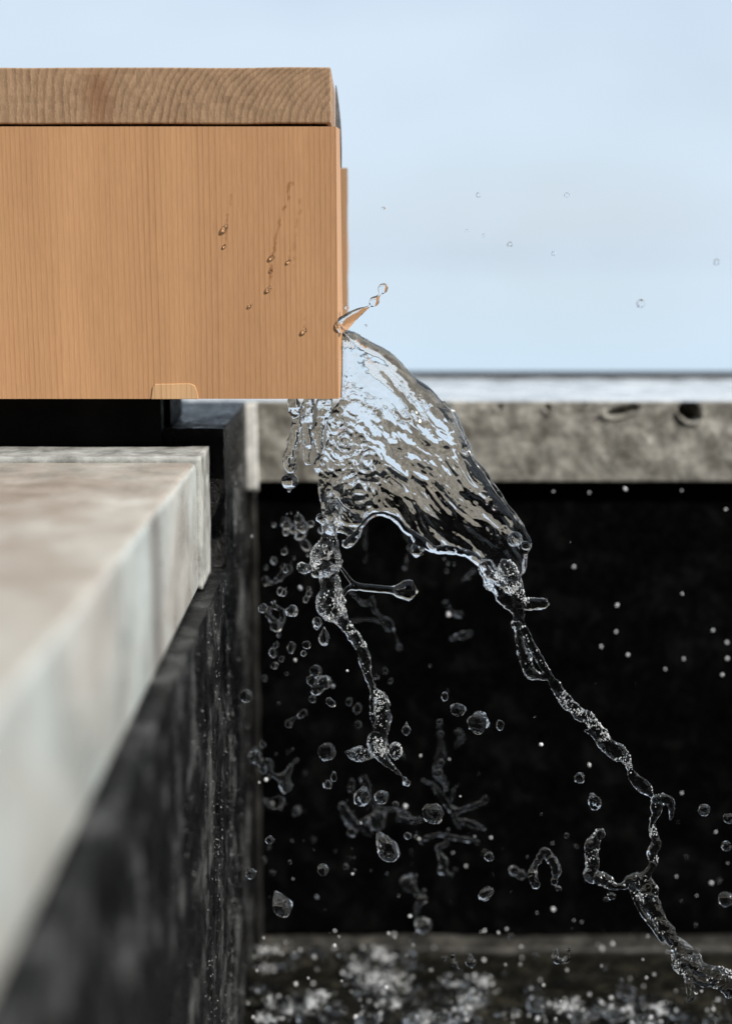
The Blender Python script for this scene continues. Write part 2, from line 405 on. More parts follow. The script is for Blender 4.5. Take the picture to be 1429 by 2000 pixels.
M_slabtop = stone('weathered_tan_stone', (0.28, 0.245, 0.21), (0.35, 0.33, 0.29), (0.41, 0.40, 0.365), 11, 0.45, 0.0006, spec=0.35, seed=14, con=0.6)
o.data.materials.append(M_slabtop)
for p in o.data.polygons:
    p.use_smooth = True
    if p.normal.z > 0.8: p.material_index = 1
me = rbox('stone_slab_b', -0.8, -0.0948, -0.0222, 0.0225, z_sb + 0.0003, z_s2, 0.003, rough(0.00035, 70, 66))
o = put('stone_slab', me, M_slab2, smooth=True, label='narrow sharp-edged stone slab end directly under the wooden spout, behind the blurred slab', cat='slab')

# vertical joint in the back corner
def f_j(A):
    A[:, 0] += 0.0006 * fbm(A * 50, 71, 3); return A
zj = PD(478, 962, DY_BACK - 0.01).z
j = thing('corner_joint', 'thin vertical joint strip in the back corner, painted sunlit at top, grey below', 'joint', (-0.085, DY_BACK, z_floor))
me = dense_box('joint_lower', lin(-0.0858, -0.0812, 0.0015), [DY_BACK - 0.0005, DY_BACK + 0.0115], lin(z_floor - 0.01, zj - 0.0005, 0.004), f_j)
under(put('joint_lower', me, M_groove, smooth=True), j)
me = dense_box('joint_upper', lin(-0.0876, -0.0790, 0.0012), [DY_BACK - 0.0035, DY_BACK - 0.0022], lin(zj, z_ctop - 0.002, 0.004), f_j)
under(put('joint_upper', me, M_sunlit, smooth=True), j)  # sunlight on this strip is put into its colour

# mineral ledge along the foot of the back wall
def f_led(A):
    A[:, 2] += 0.0012 * fbm(A * 35, 81, 4); A[:, 1] += 0.0012 * fbm(A * 40, 82, 3); return A
me = dense_box('stone_ledge', lin(-0.084, 0.6, 0.003), lin(DY_BACK - 0.012, DY_BACK + 0.0115, 0.004), lin(z_floor - 0.003, z_floor + 0.0035, 0.003), f_led)
put('stone_ledge', me, M_dull, smooth=True, label='low grey mineral ledge along the foot of the black back wall', cat='ledge')

# ------------------------------------------------------------------ the wooden spout
YF = 0.0
zb = PD(300, 779, YF).z; zt = PD(300, 247, YF).z; lb = PD(300, 241, YF).z; lt = PD(300, 131, YF).z
sp = thing('wooden_spout', 'light brown wooden box spout with a lid board, pouring water at its right end', 'spout', (-0.1, 0.05, zb))
# front board with the wet runs on its face
xr_t = PD(656, 247, YF).x; xr_b = PD(661, 779, YF).x
xs = np.concatenate([lin(-0.62, -0.235, 0.03), lin(-0.23, PD(425, 500, 0).x, 0.006), lin(PD(427, 500, 0).x, PD(612, 500, 0).x, 0.0006), lin(PD(616, 500, 0).x, xr_b, 0.0022)])
zs = np.concatenate([lin(zb, PD(500, 720, 0).z, 0.006), lin(PD(500, 715, 0).z, PD(500, 340, 0).z, 0.0007), lin(PD(500, 335, 0).z, zt, 0.006)])
TB = 0.018
def f_fb(A):
    k = (A[:, 2] - zb) / (zt - zb)
    r = A[:, 0] > xr_b - 1e-6
    A[r, 0] = xr_b + (xr_t - xr_b) * k[r]
    bk = r & (A[:, 1] > 0.001)
    A[bk, 0] += 0.0030 - 0.0012 * k[bk]
    return A
me = dense_box('front_board', xs, [YF, YF + TB], zs, f_fb)
C = getco(me)
runs = [([(566, 352), (562, 372), (563, 384), (558, 402), (549, 418), (545, 440), (538, 462), (536, 488), (531, 500), (527, 560)], 2.6, 0.55),
        ([(585, 390), (587, 410), (580, 430), (575, 470), (574, 520)], 2.6, 0.28),
        ([(451, 380), (450, 402)], 2.0, 0.4), ([(444, 418), (443, 445), (441, 480)], 1.8, 0.45),
        ([(564, 352), (572, 358)], 3.0, 0.4), ([(594, 620), (594, 645)], 1.6, 0.25), ([(566, 490), (565, 508)], 1.6, 0.35), ([(532, 500), (529, 530), (526, 562)], 2.0, 0.35)]
wet = np.zeros(len(C)); fr = C[:, 1] < 0.001
sub = C[fr]; sx = 714.5 + F * (sub[:, 0]) / ((sub[:, 1] - CAM.y) * ct - (sub[:, 2] - CAM.z) * st)
sy = 1000 - F * ((sub[:, 2] - CAM.z) * ct + (sub[:, 1] - CAM.y) * st) / ((sub[:, 1] - CAM.y) * ct - (sub[:, 2] - CAM.z) * st)
wv_ = np.zeros(len(sub)); nn = vn(np.stack([sx / 9, sy / 9, sx * 0], 1), 5); nn2 = vn(np.stack([sx / 4, sy / 5, sx * 0], 1), 6)
for pts, wd, st_ in runs:
    for (ax, ay), (bx, by) in zip(pts[:-1], pts[1:]):
        t = np.clip(((sx - ax) * (bx - ax) + (sy - ay) * (by - ay)) / ((bx - ax) ** 2 + (by - ay) ** 2), 0, 1)
        d = np.hypot(sx - ax - t * (bx - ax), sy - ay - t * (by - ay))
        wv_ = np.maximum(wv_, st_ * np.clip(1.3 - d / (wd * (1.1 + 0.8 * nn2)), 0, 1) * np.clip(0.95 + 1.3 * nn, 0.0, 1.2))
wet[fr] = np.clip(wv_, 0, 1)
a = me.attributes.new('wet', 'FLOAT', 'POINT'); a.data.foreach_set('value', wet.astype(np.float32))
fb = under(put('front_board', me, M_face), sp); 
# repair patch let into the lower edge of the front board
def prism(name, pts, y0, y1):
    n = len(pts); V = [(p[0], y0, p[1]) for p in pts] + [(p[0], y1, p[1]) for p in pts]
    Fc = [tuple(range(n - 1, -1, -1)), tuple(range(n, 2 * n))] + [(i, (i + 1) % n, n + (i + 1) % n, n + i) for i in range(n)]
    me = bpy.data.meshes.new(name); me.from_pydata(V, [], Fc); me.update()
    bm = bmesh.new(); bm.from_mesh(me); bmesh.ops.recalc_face_normals(bm, faces=bm.faces); bm.to_mesh(me); bm.free()
    return me
pp = [PD(x, y, 0) for x, y in ((296, 779.5), (299, 756), (303, 750), (372, 749), (381, 753), (385, 764), (388, 779.5))]
o = put('repair_patch', prism('repair_patch', [(p.x, p.z) for p in pp], -0.0007, 0.003), M_patch, label='lighter rounded wood patch let into the lower edge')
o.parent = fb; bevelled(o, 0.0003, 2)
# bottom board, rear board, lid
me = dense_box('bottom_board', [-0.62, PD(640, 779, 0).x], [YF + TB + 0.0004, 0.112], [zb + 0.001, zb + 0.014]); o = under(put('bottom_board', me, M_side), sp)
YR = 0.113
def f_rb(A):
    r = A[:, 0] > -0.1
    A[r, 0] += 0.0007 * fbm(A[r] * 45, 91, 3)
    return A
me = dense_box('rear_board', [-0.62, PD(678, 500, YR).x], [YR, YR + TB], lin(zb, PD(678, 328, YR).z, 0.003), f_rb); under(put('rear_board', me, M_side), sp)
me = dense_box('rear_board_back', [-0.62, PD(664, 300, YR).x], [YR + 0.0005, YR + TB - 0.0005], [PD(678, 328, YR).z + 0.0003, lb - 0.0004]); under(put('rear_top_rail', me, M_side), sp)
# dark weathered end plate with rounded top behind the lid's end
pl = [PD(x, y, 0.06) for x, y in ((655, 330), (655, 165), (657, 168), (660, 190), (663.5, 220), (666, 250), (667, 290), (667, 326))]
o = put('end_plate', prism('end_plate', [(p.x, p.z) for p in pl], 0.06, 0.066), M_tin, smooth=False, label='thin grey curved plate behind the lid end'); under(o, sp)
M_end = wood_end('wood_end_grain', -0.14, lb)
lx = PD(646, 200, 0.0015).x
me = dense_box('lid', np.concatenate([lin(-0.62, -0.24, 0.05), lin(-0.23, lx, 0.003)]), [0.0015, 0.06, 0.131], lin(lb, lt, 0.004), lambda A: A + np.stack([0 * A[:, 0], 0.00025 * fbm(A * 200, 95, 2), 0.00035 * fbm(A * np.array([25, 25, 0]), 96, 2)], 1))
o = under(put('lid', me, M_end), sp); bevelled(o, 0.0008, 2)
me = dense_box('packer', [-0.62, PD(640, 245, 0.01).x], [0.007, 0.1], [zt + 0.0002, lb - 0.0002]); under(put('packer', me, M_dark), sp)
# black support under the spout
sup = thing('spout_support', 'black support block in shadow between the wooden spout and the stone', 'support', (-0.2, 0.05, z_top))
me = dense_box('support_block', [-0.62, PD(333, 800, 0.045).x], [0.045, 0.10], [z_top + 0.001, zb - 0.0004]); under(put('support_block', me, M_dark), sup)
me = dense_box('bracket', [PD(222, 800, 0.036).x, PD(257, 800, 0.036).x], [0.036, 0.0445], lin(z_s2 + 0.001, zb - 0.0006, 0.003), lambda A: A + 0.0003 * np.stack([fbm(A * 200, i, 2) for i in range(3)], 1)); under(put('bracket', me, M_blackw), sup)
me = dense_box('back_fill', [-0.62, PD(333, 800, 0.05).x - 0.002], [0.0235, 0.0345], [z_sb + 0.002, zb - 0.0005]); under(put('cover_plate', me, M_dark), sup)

# ------------------------------------------------------------------ water
def catmull(pts, n=6):
    pts = [np.array(p, float) for p in pts]; out = []
    for i in range(len(pts) - 1):
        p0 = pts[max(i - 1, 0)]; p1 = pts[i]; p2 = pts[i + 1]; p3 = pts[min(i + 2, len(pts) - 1)]
        for k in range(n):
            t = k / n
            out.append(0.5 * ((2 * p1) + (-p0 + p2) * t + (2 * p0 - 5 * p1 + 4 * p2 - p3) * t * t + (-p0 + 3 * p1 - 3 * p2 + p3) * t ** 3))
    out.append(pts[-1]); return out
PXM = 0.825 / F
class Soup:
    def __init__(s): s.V = []; s.F = []
    def add(s, V, Fc):
        b = len(s.V); s.V += [tuple(v) for v in V]; s.F += [tuple(b + i for i in f) for f in Fc]
    def tube(s, pts, n=6, flat=0.75, jit=0.12, seed=0, seg=14):
        """pts: (px, py, radius_px, camera depth)"""
        Q = catmull(pts, n); C = [np.array(P(q[0], q[1], q[3])) for q in Q]; rad = [max(0.35, q[2]) * q[3] / F for q in Q]
        V = []; Fc = []; m_ = len(C)
        for i in range(m_):
            T = C[min(i + 1, m_ - 1)] - C[max(i - 1, 0)]; T = T / (np.linalg.norm(T) + 1e-9)
            Bn = np.cross(T, np.array([0, 1.0, 0])); Bn = Bn / (np.linalg.norm(Bn) + 1e-9); Dn = np.cross(T, Bn)
            for k in range(seg):
                a = 2 * math.pi * k / seg
                rr = rad[i] * (1 + jit * float(vn(np.array([[math.cos(a) * 1.3 + seed, math.sin(a) * 1.3, i * 0.26]]), seed)[0]))
                V.append(C[i] + rr * (math.cos(a) * Bn + flat * math.sin(a) * Dn))
        for i in range(m_ - 1):
            for k in range(seg):
                k2 = (k + 1) % seg; Fc.append((i * seg + k, i * seg + k2, (i + 1) * seg + k2, (i + 1) * seg + k))
        a0 = len(V); T0 = C[0] - C[1]; T0 = T0 / (np.linalg.norm(T0) + 1e-9); T1 = C[-1] - C[-2]; T1 = T1 / (np.linalg.norm(T1) + 1e-9)
        V.append(C[0] + T0 * rad[0] * 0.7); V.append(C[-1] + T1 * rad[-1] * 0.7)
        for k in range(seg):
            k2 = (k + 1) % seg; Fc.append((a0, k2, k)); Fc.append((a0 + 1, (m_ - 1) * seg + k, (m_ - 1) * seg + k2))
        s.add(V, Fc)
    def ball(s, px, py, r, z, ry=None, sub=2):
        bm = bmesh.new(); bmesh.ops.create_icosphere(bm, subdivisions=sub, radius=1)
        c = P(px, py, z); k = z / F
        V = [(c.x + v.co.x * r * k, c.y + v.co.y * r * k * 0.85, c.z + v.co.z * (ry or r) * k) for v in bm.verts]
        Fc = [tuple(v.index for v in f.verts) for f in bm.faces]; bm.free(); s.add(V, Fc)
    def raw(s, name):
        me = bpy.data.meshes.new(name); me.from_pydata(s.V, [], s.F); me.update(); return me
    def fuse(s, name, voxel=0.0005, disp=None, smooth=4):
        me = s.raw(name + '_raw'); o = bpy.data.objects.new('tmp', me); COL.objects.link(o)
        m_ = o.modifiers.new('r', 'REMESH'); m_.mode = 'VOXEL'; m_.voxel_size = voxel
        if smooth:
            q = o.modifiers.new('s', 'SMOOTH'); q.iterations = smooth; q.factor = 0.5
        dg = bpy.context.evaluated_depsgraph_get(); dg.update()
        me2 = bpy.data.meshes.new_from_object(o.evaluated_get(dg)); me2.name = name
        bpy.data.objects.remove(o); bpy.data.meshes.remove(me)
        if disp is not None:
            c = getco(me2); n = getno(me2); setco(me2, c + n * disp(c)[:, None])
        me2.shade_smooth(); return me2

def Z3(x, y): return (530 + x / 2.598, 580 + y / 2.598)
outline = [Z3(*q) for q in [(350, 165), (420, 172), (480, 208), (560, 250), (620, 288), (680, 350), (740, 410), (810, 460), (870, 530), (920, 590), (950, 660), (985, 740), (1020, 830),
    (1080, 900), (1130, 980), (1190, 1060), (1240, 1120), (1280, 1200), (1310, 1262), (1296, 1300), (1278, 1330), (1272, 1400), (1262, 1450), (1240, 1500), (1180, 1500), (1110, 1440), (1070, 1370), (1000, 1310), (930, 1285), (870, 1278),
    (825, 1282), (790, 1262), (745, 1225), (690, 1190), (640, 1135), (590, 1108), (540, 1102), (492, 1125), (462, 1165), (440, 1200), (400, 1225), (360, 1200), (310, 1195), (262, 1150), (250, 1080), (240, 980), (240, 880), (250, 800),
    (276, 720), (276, 650), (296, 590), (330, 540), (352, 515)]]
OL = np.array([q[:2] for q in catmull([(*q, 0, 0) for q in outline], 4)])
def sdf(X, Y):
    """signed distance in pixels to the outline, positive inside"""
    n = len(OL); d = np.full(X.shape, 1e9); ins = np.zeros(X.shape, bool)
    for i in range(n):
        ax, ay = OL[i]; bx, by = OL[(i + 1) % n]; L2 = (bx - ax) ** 2 + (by - ay) ** 2 + 1e-12
        t = np.clip(((X - ax) * (bx - ax) + (Y - ay) * (by - ay)) / L2, 0, 1)
        d = np.minimum(d, np.hypot(X - ax - t * (bx - ax), Y - ay - t * (by - ay)))
        if ay != by:
            c = ((ay > Y) != (by > Y)) & (X < (bx - ax) * (Y - ay) / (by - ay) + ax)
            ins ^= c
    return np.where(ins, d, -d)
# sheet of falling water: a rippled solid between a front and a back surface
gx = np.arange(600, 1060, 1.9); gy = np.arange(630, 1175, 1.9)
GX, GY = np.meshgrid(gx, gy); D = sdf(GX, GY)
sx, sy = GX.ravel(), GY.ravel()
s_ = np.hypot(sx - 665, sy - 690)                               # distance travelled from the mouth
# flow angle bends from outwards to downwards
ang = np.radians(20 + 42 * np.clip(s_ / 420, 0, 1) + 12 * vn(np.stack([sx / 120, sy / 120, sx * 0], 1), 2))
ux = (sx * np.cos(R(48)) + sy * np.sin(R(48))); uy = (-sx * np.sin(R(48)) + sy * np.cos(R(48)))
uy = uy + 28 * vn(np.stack([sx / 110, sy / 110, sx * 0], 1), 8)
ux = ux + 18 * vn(np.stack([sx / 60, sy / 60, sx * 0], 1), 9)
def flow(l, w_, seed, o=2): return fbm(np.stack([ux / l, uy / w_, sx * 0 + seed], 1), seed, o)
up = np.clip((880 - sy - 0.25 * (sx - 700)) / 160, 0, 1)         # smooth upper folds
left = np.clip((760 - sx) / 70, 0, 1) * np.clip((sy - 760) / 60, 0, 1)
ridge = 1 - np.abs(flow(55, 16, 14, 2)) * 1.6
fr_h = up * (14.0 * flow(120, 42, 11, 1) + 1.5 * flow(60, 20, 12, 1)) + (1 - up) * (5.4 * flow(52, 17, 13, 2) + 2.6 * ridge) \
     + left * 3.0 * fbm(np.stack([sx / 12, sy / 15, sx * 0], 1), 15, 2)
bk_h = up * (9.0 * flow(100, 38, 21, 1) + 1.2 * flow(50, 18, 22, 1)) + (1 - up) * (4.4 * flow(44, 15, 23, 2)) \
     + left * 3.0 * fbm(np.stack([sx / 13, sy / 12, sx * 0], 1), 25, 2)
for cx_, cy_, rw, wl, am in ((672, 862, 40, 13, 2.6), (719, 899, 46, 14, 2.8), (700, 955, 52, 17, 3.2), (655, 830, 34, 11, 2.2), (690, 800, 30, 12, 1.6)):
    q_ = np.hypot((sx - cx_) * 1.15, sy - cy_) + 5 * vn(np.stack([sx / 14, sy / 14, sx * 0 + 3], 1), 17)
    fr_h = fr_h + am * np.sin(q_ * 6.283 / wl) * np.exp(-(q_ / rw) ** 2)
    bk_h = bk_h + 0.6 * am * np.sin(q_ * 6.283 / (wl * 1.2) + 1.0) * np.exp(-(q_ / rw) ** 2)
d = np.clip(D.ravel(), 0, None)
edge = np.sqrt(1 - (1 - np.clip(d / (18 + 0.1 * np.clip(900 - sy, 0, 200)), 0, 1)) ** 2)
T = 26 + 84 * np.clip(1 - (sy - 640 - 0.25 * (sx - 680)) / 330, 0, 1)
bulge = 46 * np.sqrt(np.clip(d / 110, 0, 1))
base_z = 0.838 + 0.012 * np.clip(1 - s_ / 300, 0, 1)
zf = base_z - (bulge * 0.42 + (T / 2 + fr_h) * edge) * PXM
zk = base_z - (bulge * 0.36 - (T / 2 + bk_h) * edge) * PXM
zk = np.maximum(zk, zf + 0.0006)
ny_, nx_ = GX.shape; I = (D > 0.5)
idx = -np.ones((ny_, nx_), int); sel = np.argwhere(I)
for k, (i, j_) in enumerate(sel): idx[i, j_] = k
n0 = len(sel); zf2 = zf.reshape(ny_, nx_); zk2 = zk.reshape(ny_, nx_)
V = [P(GX[i, j_], GY[i, j_], zf2[i, j_]) for i, j_ in sel] + [P(GX[i, j_], GY[i, j_], zk2[i, j_]) for i, j_ in sel]
quads = []; ed = {}
for i in range(ny_ - 1):
    for j_ in range(nx_ - 1):
        q = (idx[i, j_], idx[i + 1, j_], idx[i + 1, j_ + 1], idx[i, j_ + 1])
        if min(q) >= 0:
            quads.append(q)
            for e in range(4):
                a_, b_e = q[e], q[(e + 1) % 4]
                if (b_e, a_) in ed: del ed[(b_e, a_)]
                else: ed[(a_, b_e)] = 1
Fc = list(quads) + [tuple(n0 + v for v in q[::-1]) for q in quads] + [(b_e, a_, n0 + a_, n0 + b_e) for (a_, b_e) in ed]
sheet = Soup(); sheet.add(V, Fc)
# beaded rims
def Z(pts, k, ox, oy, z=0.83, dz=None):
    out = []
    for q in pts:
        zz = q[3] if len(q) > 3 else z
        out.append((ox + q[0] / k, oy + q[1] / k, q[2] / k, zz))
    return out
rim = [(1240, 1470, 26), (1110, 1420, 22), (1060, 1350, 24), (985, 1300, 20), (900, 1282, 22), (830, 1283, 20), (790, 1262, 22), (740, 1222, 26), (690, 1190, 18), (640, 1135, 17), (590, 1108, 15), (540, 1100, 13), (492, 1123, 13), (458, 1165, 14), (430, 1205, 22), (400, 1240, 30), (372, 1258, 24)]
sheet.tube(Z(rim, 2.598, 530, 580, 0.829), 6, 0.9, 0.25, 3)
sheet.tube(Z([(740, 1222, 18), (742, 1262, 30), (738, 1292, 36), (736, 1305, 30)], 2.598, 530, 580, 0.829), 6, 0.9, 0.15, 4)
rimr = [(870, 535, 14), (925, 600, 18), (955, 665, 16), (985, 740, 16), (1025, 835, 18), (1085, 905, 16), (1135, 985, 20), (1190, 1065, 18), (1240, 1125, 18), (1272, 1195, 22), (1296, 1255, 24), (1278, 1300, 24), (1262, 1400, 22)]
sheet.tube(Z(rimr, 2.598, 530, 580, 0.836), 5, 0.9, 0.25, 5)
for bx, by, br in ((1290, 1262, 26), (1235, 1228, 40), (980, 770, 26), (300, 1180, 36), (250, 1120, 26), (262, 1140, 20)):
    sheet.ball(530 + bx / 2.598, 580 + by / 2.598, br / 2.598, 0.829)
def disp_sheet(c):
    px = (c[:, 0]) / PXM; pz = c[:, 2] / PXM
    u_ = px * 0.67 - pz * 0.74; v_ = px * 0.74 + pz * 0.67
    q = np.stack([u_ / 22, v_ / 7.5, c[:, 1] / PXM / 16], 1)
    up_ = np.clip((c[:, 2] - P(720, 850).z) / 0.03, 0, 1)
    return PXM * ((0.85 - 0.6 * up_) * fbm(q, 33, 2) + (1 - 0.6 * up_) * (0.35 + 0.75 * np.clip((30 - px) / 60, 0, 1)) * fbm(c / PXM / 8.0, 35, 2))
me_sheet = sheet.fuse('sheet', 0.00055, disp_sheet, 3)
jet = thing('water_jet', 'thick clear water jet bursting from the spout mouth and falling to lower right', 'water', P(668, 720))
def wput(name, me, parent, label=None, mt=None):
    o = put(name, me, mt or M_water, label=label)
    o.parent = parent; o.matrix_parent_inverse = Matrix.Identity(4); o.location = -parent.location
    return o
wput('water_sheet', me_sheet, jet, 'broad rippled sheet of water beside the spout')

def glint_bubbles(me, parent, n, seed, r0=0.00018, r1=0.00050, box=None):  # white bubbles added to brighten the streams in place of sun glints
    c = getco(me); nn_ = getno(me); g = np.random.default_rng(seed); s_ = Soup()
    clus = fbm(c * 130, seed, 2)                             # specks gather in patches
    w_ = np.clip(clus + 0.1, 0, 1) ** 2
    if box is not None: w_ = w_ * box(c)
    w_ = w_ / w_.sum()
    bm = bmesh.new(); bmesh.ops.create_icosphere(bm, subdivisions=1, radius=1)
    B_ = np.array([tuple(v.co) for v in bm.verts]); Fb = [tuple(v.index for v in f.verts) for f in bm.faces]; bm.free()
    for i in g.choice(len(c), n, p=w_):
        r = g.uniform(r0, r1) * (1 if g.random() > .1 else 1.5)
        s_.add(c[i] - nn_[i] * r * 0.4 + B_ * r * np.array([1, 1, g.uniform(.8, 1.8)]), Fb)
    m2 = s_.raw('glint_bubbles'); m2.shade_smooth()
    o = wput('glint_bubbles', m2, parent, mt=M_foam_glint); o['kind'] = 'stuff'
    return o
def disp_st(amp, l, seed):
    def f(c):
        q = c / PXM
        return PXM * amp * (1.25 * fbm(q / (l * 1.3), seed, 2) + 0.6 * vn(q / (l * 0.45), seed + 3) + 0.6)
    return f
# long right-hand stream
s6 = lambda pts: [(850 + x / 2.468, 1000 + y / 2.468, r / 2.468, z) for x, y, r, z in pts]
s8 = lambda pts: [(900 + x / 2.7, 1500 + y / 2.7, r / 2.7, z) for x, y, r, z in pts]
s5 = lambda pts: [(450 + x / 3.1756, 1000 + y / 3.1756, r / 3.1756, z) for x, y, r, z in pts]
zz = 0.828
A = Soup()
A.tube(s6([(235, 250, 40, zz), (275, 320, 44, zz), (310, 380, 46, zz), (355, 430, 36, zz), (385, 470, 30, zz), (405, 520, 20, zz)]), 6, 0.6, 0.3, 1)
A.tube(s6([(330, 250, 40, zz), (370, 330, 40, zz), (395, 400, 34, zz), (410, 470, 22, zz), (415, 530, 16, zz), (440, 600, 18, zz), (480, 680, 20, zz), (520, 740, 20, zz), (560, 800, 14, zz)]), 6, 0.7, 0.3, 2)
A.tube(s6([(400, 450, 20, zz), (460, 445, 30, zz), (505, 440, 28, zz), (535, 442, 20, zz)]), 6, 0.8, 0.12, 3)
A.tube(s6([(400, 500, 14, zz), (392, 535, 26, zz), (398, 575, 16, zz), (405, 630, 20, zz), (420, 680, 26, zz), (445, 740, 28, zz), (455, 775, 30, zz), (500, 790, 20, zz), (550, 800, 14, zz)]), 6, 0.8, 0.25, 4)
A.tube(s6([(550, 795, 16, zz), (590, 850, 26, zz), (640, 920, 32, zz), (690, 970, 30, zz), (740, 1000, 30, zz), (790, 1060, 28, zz), (820, 1110, 38, zz), (880, 1160, 40, zz), (915, 1190, 26, zz), (935, 1235, 14, zz), (960, 1285, 24, zz), (1000, 1320, 34, zz), (1035, 1360, 16, zz), (1060, 1390, 18, zz)]), 6, 0.55, 0.35, 5)
A.tube(s6([(720, 1055, 8, zz), (755, 1068, 10, zz), (790, 1110, 12, zz)]), 5, 0.9, 0.1, 6)
A.tube(s6([(1050, 1390, 24, zz), (1095, 1385, 28, zz), (1130, 1395, 22, zz), (1138, 1440, 14, zz), (1134, 1480, 7, zz)]), 5, 0.8, 0.2, 7)
A.tube(s6([(1070, 1390, 30, zz), (1062, 1450, 22, zz), (1045, 1490, 12, zz), (1045, 1540, 14, zz), (1060, 1590, 24, zz), (1045, 1640, 26, zz), (1050, 1690, 20, zz), (1035, 1720, 9, zz), (1025, 1745, 9, zz)]), 6, 0.6, 0.3, 8)
z2 = 0.83
A.tube(s8([(1012, 500, 14, z2), (985, 550, 26, z2), (950, 590, 46, z2), (900, 600, 34, z2), (850, 622, 20, z2), (800, 625, 20, z2), (770, 600, 30, z2), (720, 575, 42, z2), (680, 570, 34, z2), (690, 530, 34, z2), (690, 470, 36, z2), (690, 410, 36, z2), (715, 370, 32, z2), (740, 335, 28, z2)]), 6, 0.6, 0.35, 9)
A.tube(s8([(950, 590, 40, z2), (985, 640, 50, z2), (980, 690, 50, z2), (1020, 760, 42, z2), (1060, 830, 40, z2), (1110, 890, 38, z2), (1150, 950, 44, z2), (1180, 1010, 60, z2), (1230, 1050, 66, z2), (1300, 1090, 64, z2), (1370, 1120, 58, z2), (1440, 1150, 60, z2), (1490, 1180, 50, z2)]), 6, 0.5, 0.4, 10)
A.tube(s8([(900, 620, 16, z2), (915, 690, 14, z2), (960, 770, 12, z2), (1020, 850, 12, z2), (1060, 910, 10, z2)]), 5, 0.9, 0.3, 11)
A.tube(s8([(1120, 960, 14, z2), (1130, 1040, 22, z2), (1165, 1060, 22, z2), (1190, 960, 18, z2)]), 5, 0.9, 0.3, 12)
A.tube(s8([(1190, 1060, 24, z2), (1200, 1140, 16, z2), (1215, 1190, 28, z2), (1195, 1230, 12, z2)]), 5, 0.9, 0.3, 13)
A.ball(*(900 + 790 / 2.7, 1500 + 675 / 2.7, 24 / 2.7, z2))
me = A.fuse('stream', 0.00055, disp_st(0.9, 7, 61), 2)
wput('water_stream', me, jet, 'long thin stream falling from the sheet to the lower right corner'); glint_bubbles(me, jet, 1100, 401)
# left-hand stream
B = Soup()
B.tube(s5([(640, -40, 60, zz), (620, 60, 50, zz), (610, 140, 44, zz), (610, 200, 60, zz), (600, 270, 88, zz), (600, 340, 92, zz), (620, 400, 62, zz), (620, 470, 66, zz), (620, 560, 76, zz), (640, 620, 80, zz), (685, 670, 48, zz), (735, 725, 34, zz), (780, 790, 38, zz), (815, 860, 32, zz), (835, 930, 38, zz), (850, 1000, 24, zz), (875, 1080, 22, zz), (900, 1130, 30, zz)]), 6, 0.7, 0.3, 21)
B.tube(s5([(890, 1110, 24, zz), (930, 1170, 46, zz), (945, 1240, 52, zz), (935, 1320, 46, zz), (920, 1390, 54, zz), (905, 1450, 60, zz), (935, 1510, 38, zz), (970, 1555, 26, zz), (1010, 1590, 16, zz), (1055, 1632, 8, zz), (1080, 1655, 12, zz), (1095, 1682, 34, zz)]), 6, 0.8, 0.3, 22)
B.tube(s5([(885, 1120, 16, zz), (875, 1200, 12, zz), (880, 1270, 14, zz), (900, 1330, 16, zz)]), 5, 0.9, 0.2, 23)
B.ball(450 + 1022 / 3.1756, 1000 + 1480 / 3.1756, 14, zz, 18)
B.tube(s5([(900, 1500, 20, 0.84), (830, 1500, 46, 0.842), (775, 1500, 40, 0.842), (720, 1490, 12, 0.842)]), 5, 0.8, 0.3, 24)
for k in range(26):
    a_ = rng.random() * 6.28; r_ = rng.random() ** 0.5
    B.ball(450 + (590 + 95 * r_ * math.cos(a_)) / 3.1756, 1000 + (310 + 95 * r_ * math.sin(a_)) / 3.1756, rng.uniform(4, 10), zz - rng.uniform(-.006, .008))
B.ball(450 + 445 / 3.1756, 1000 + 345 / 3.1756, 11, zz); B.ball(450 + 480 / 3.1756, 1000 + 350 / 3.1756, 9, zz)
me = B.fuse('stream_left', 0.0005, disp_st(0.9, 6, 71), 2)
wput('water_stream', me, jet, 'shorter bubbly stream falling straight below the spout end'); glint_bubbles(me, jet, 1000, 402)
# horizontal arm ending in a ball
Cc = Soup()
Cc.tube(s5([(665, 330, 10, zz), (705, 370, 11, zz), (750, 430, 15, zz), (800, 462, 22, zz), (870, 472, 25, zz), (940, 478, 24, zz), (1000, 485, 26, zz), (1040, 488, 44, zz), (1090, 485, 66, zz), (1120, 488, 70, zz)]), 8, 0.95, 0.06, 31)
Cc.tube(s5([(690, 520, 16, zz), (735, 470, 18, zz), (790, 470, 20, zz)]), 5, 0.9, 0.1, 32)
me = Cc.fuse('arm', 0.0005, disp_st(0.25, 10, 81), 3); wput('water_arm', me, jet, 'water arm reaching right with a round ball at its tip')
# upward spike at the mouth
Dd = Soup()
s2 = lambda pts: [(350 + x / 2.858, 300 + y / 2.858, r / 2.858, z) for x, y, r, z in pts]
Dd.tube(s2([(885, 975, 40, 0.826), (920, 945, 42, 0.826), (965, 908, 32, 0.826), (1010, 880, 22, 0.826), (1045, 862, 10, 0.826), (1062, 850, 8, 0.826), (1078, 836, 24, 0.826), (1094, 818, 26, 0.826), (1112, 795, 9, 0.826), (1120, 782, 10, 0.826), (1132, 762, 26, 0.826), (1144, 738, 25, 0.826)]), 8, 0.85, 0.05, 41)
me = Dd.fuse('spike', 0.0004, disp_st(0.15, 9, 91), 3); wput('water_spike', me, jet, 'small spike of water thrown up and right from the mouth')

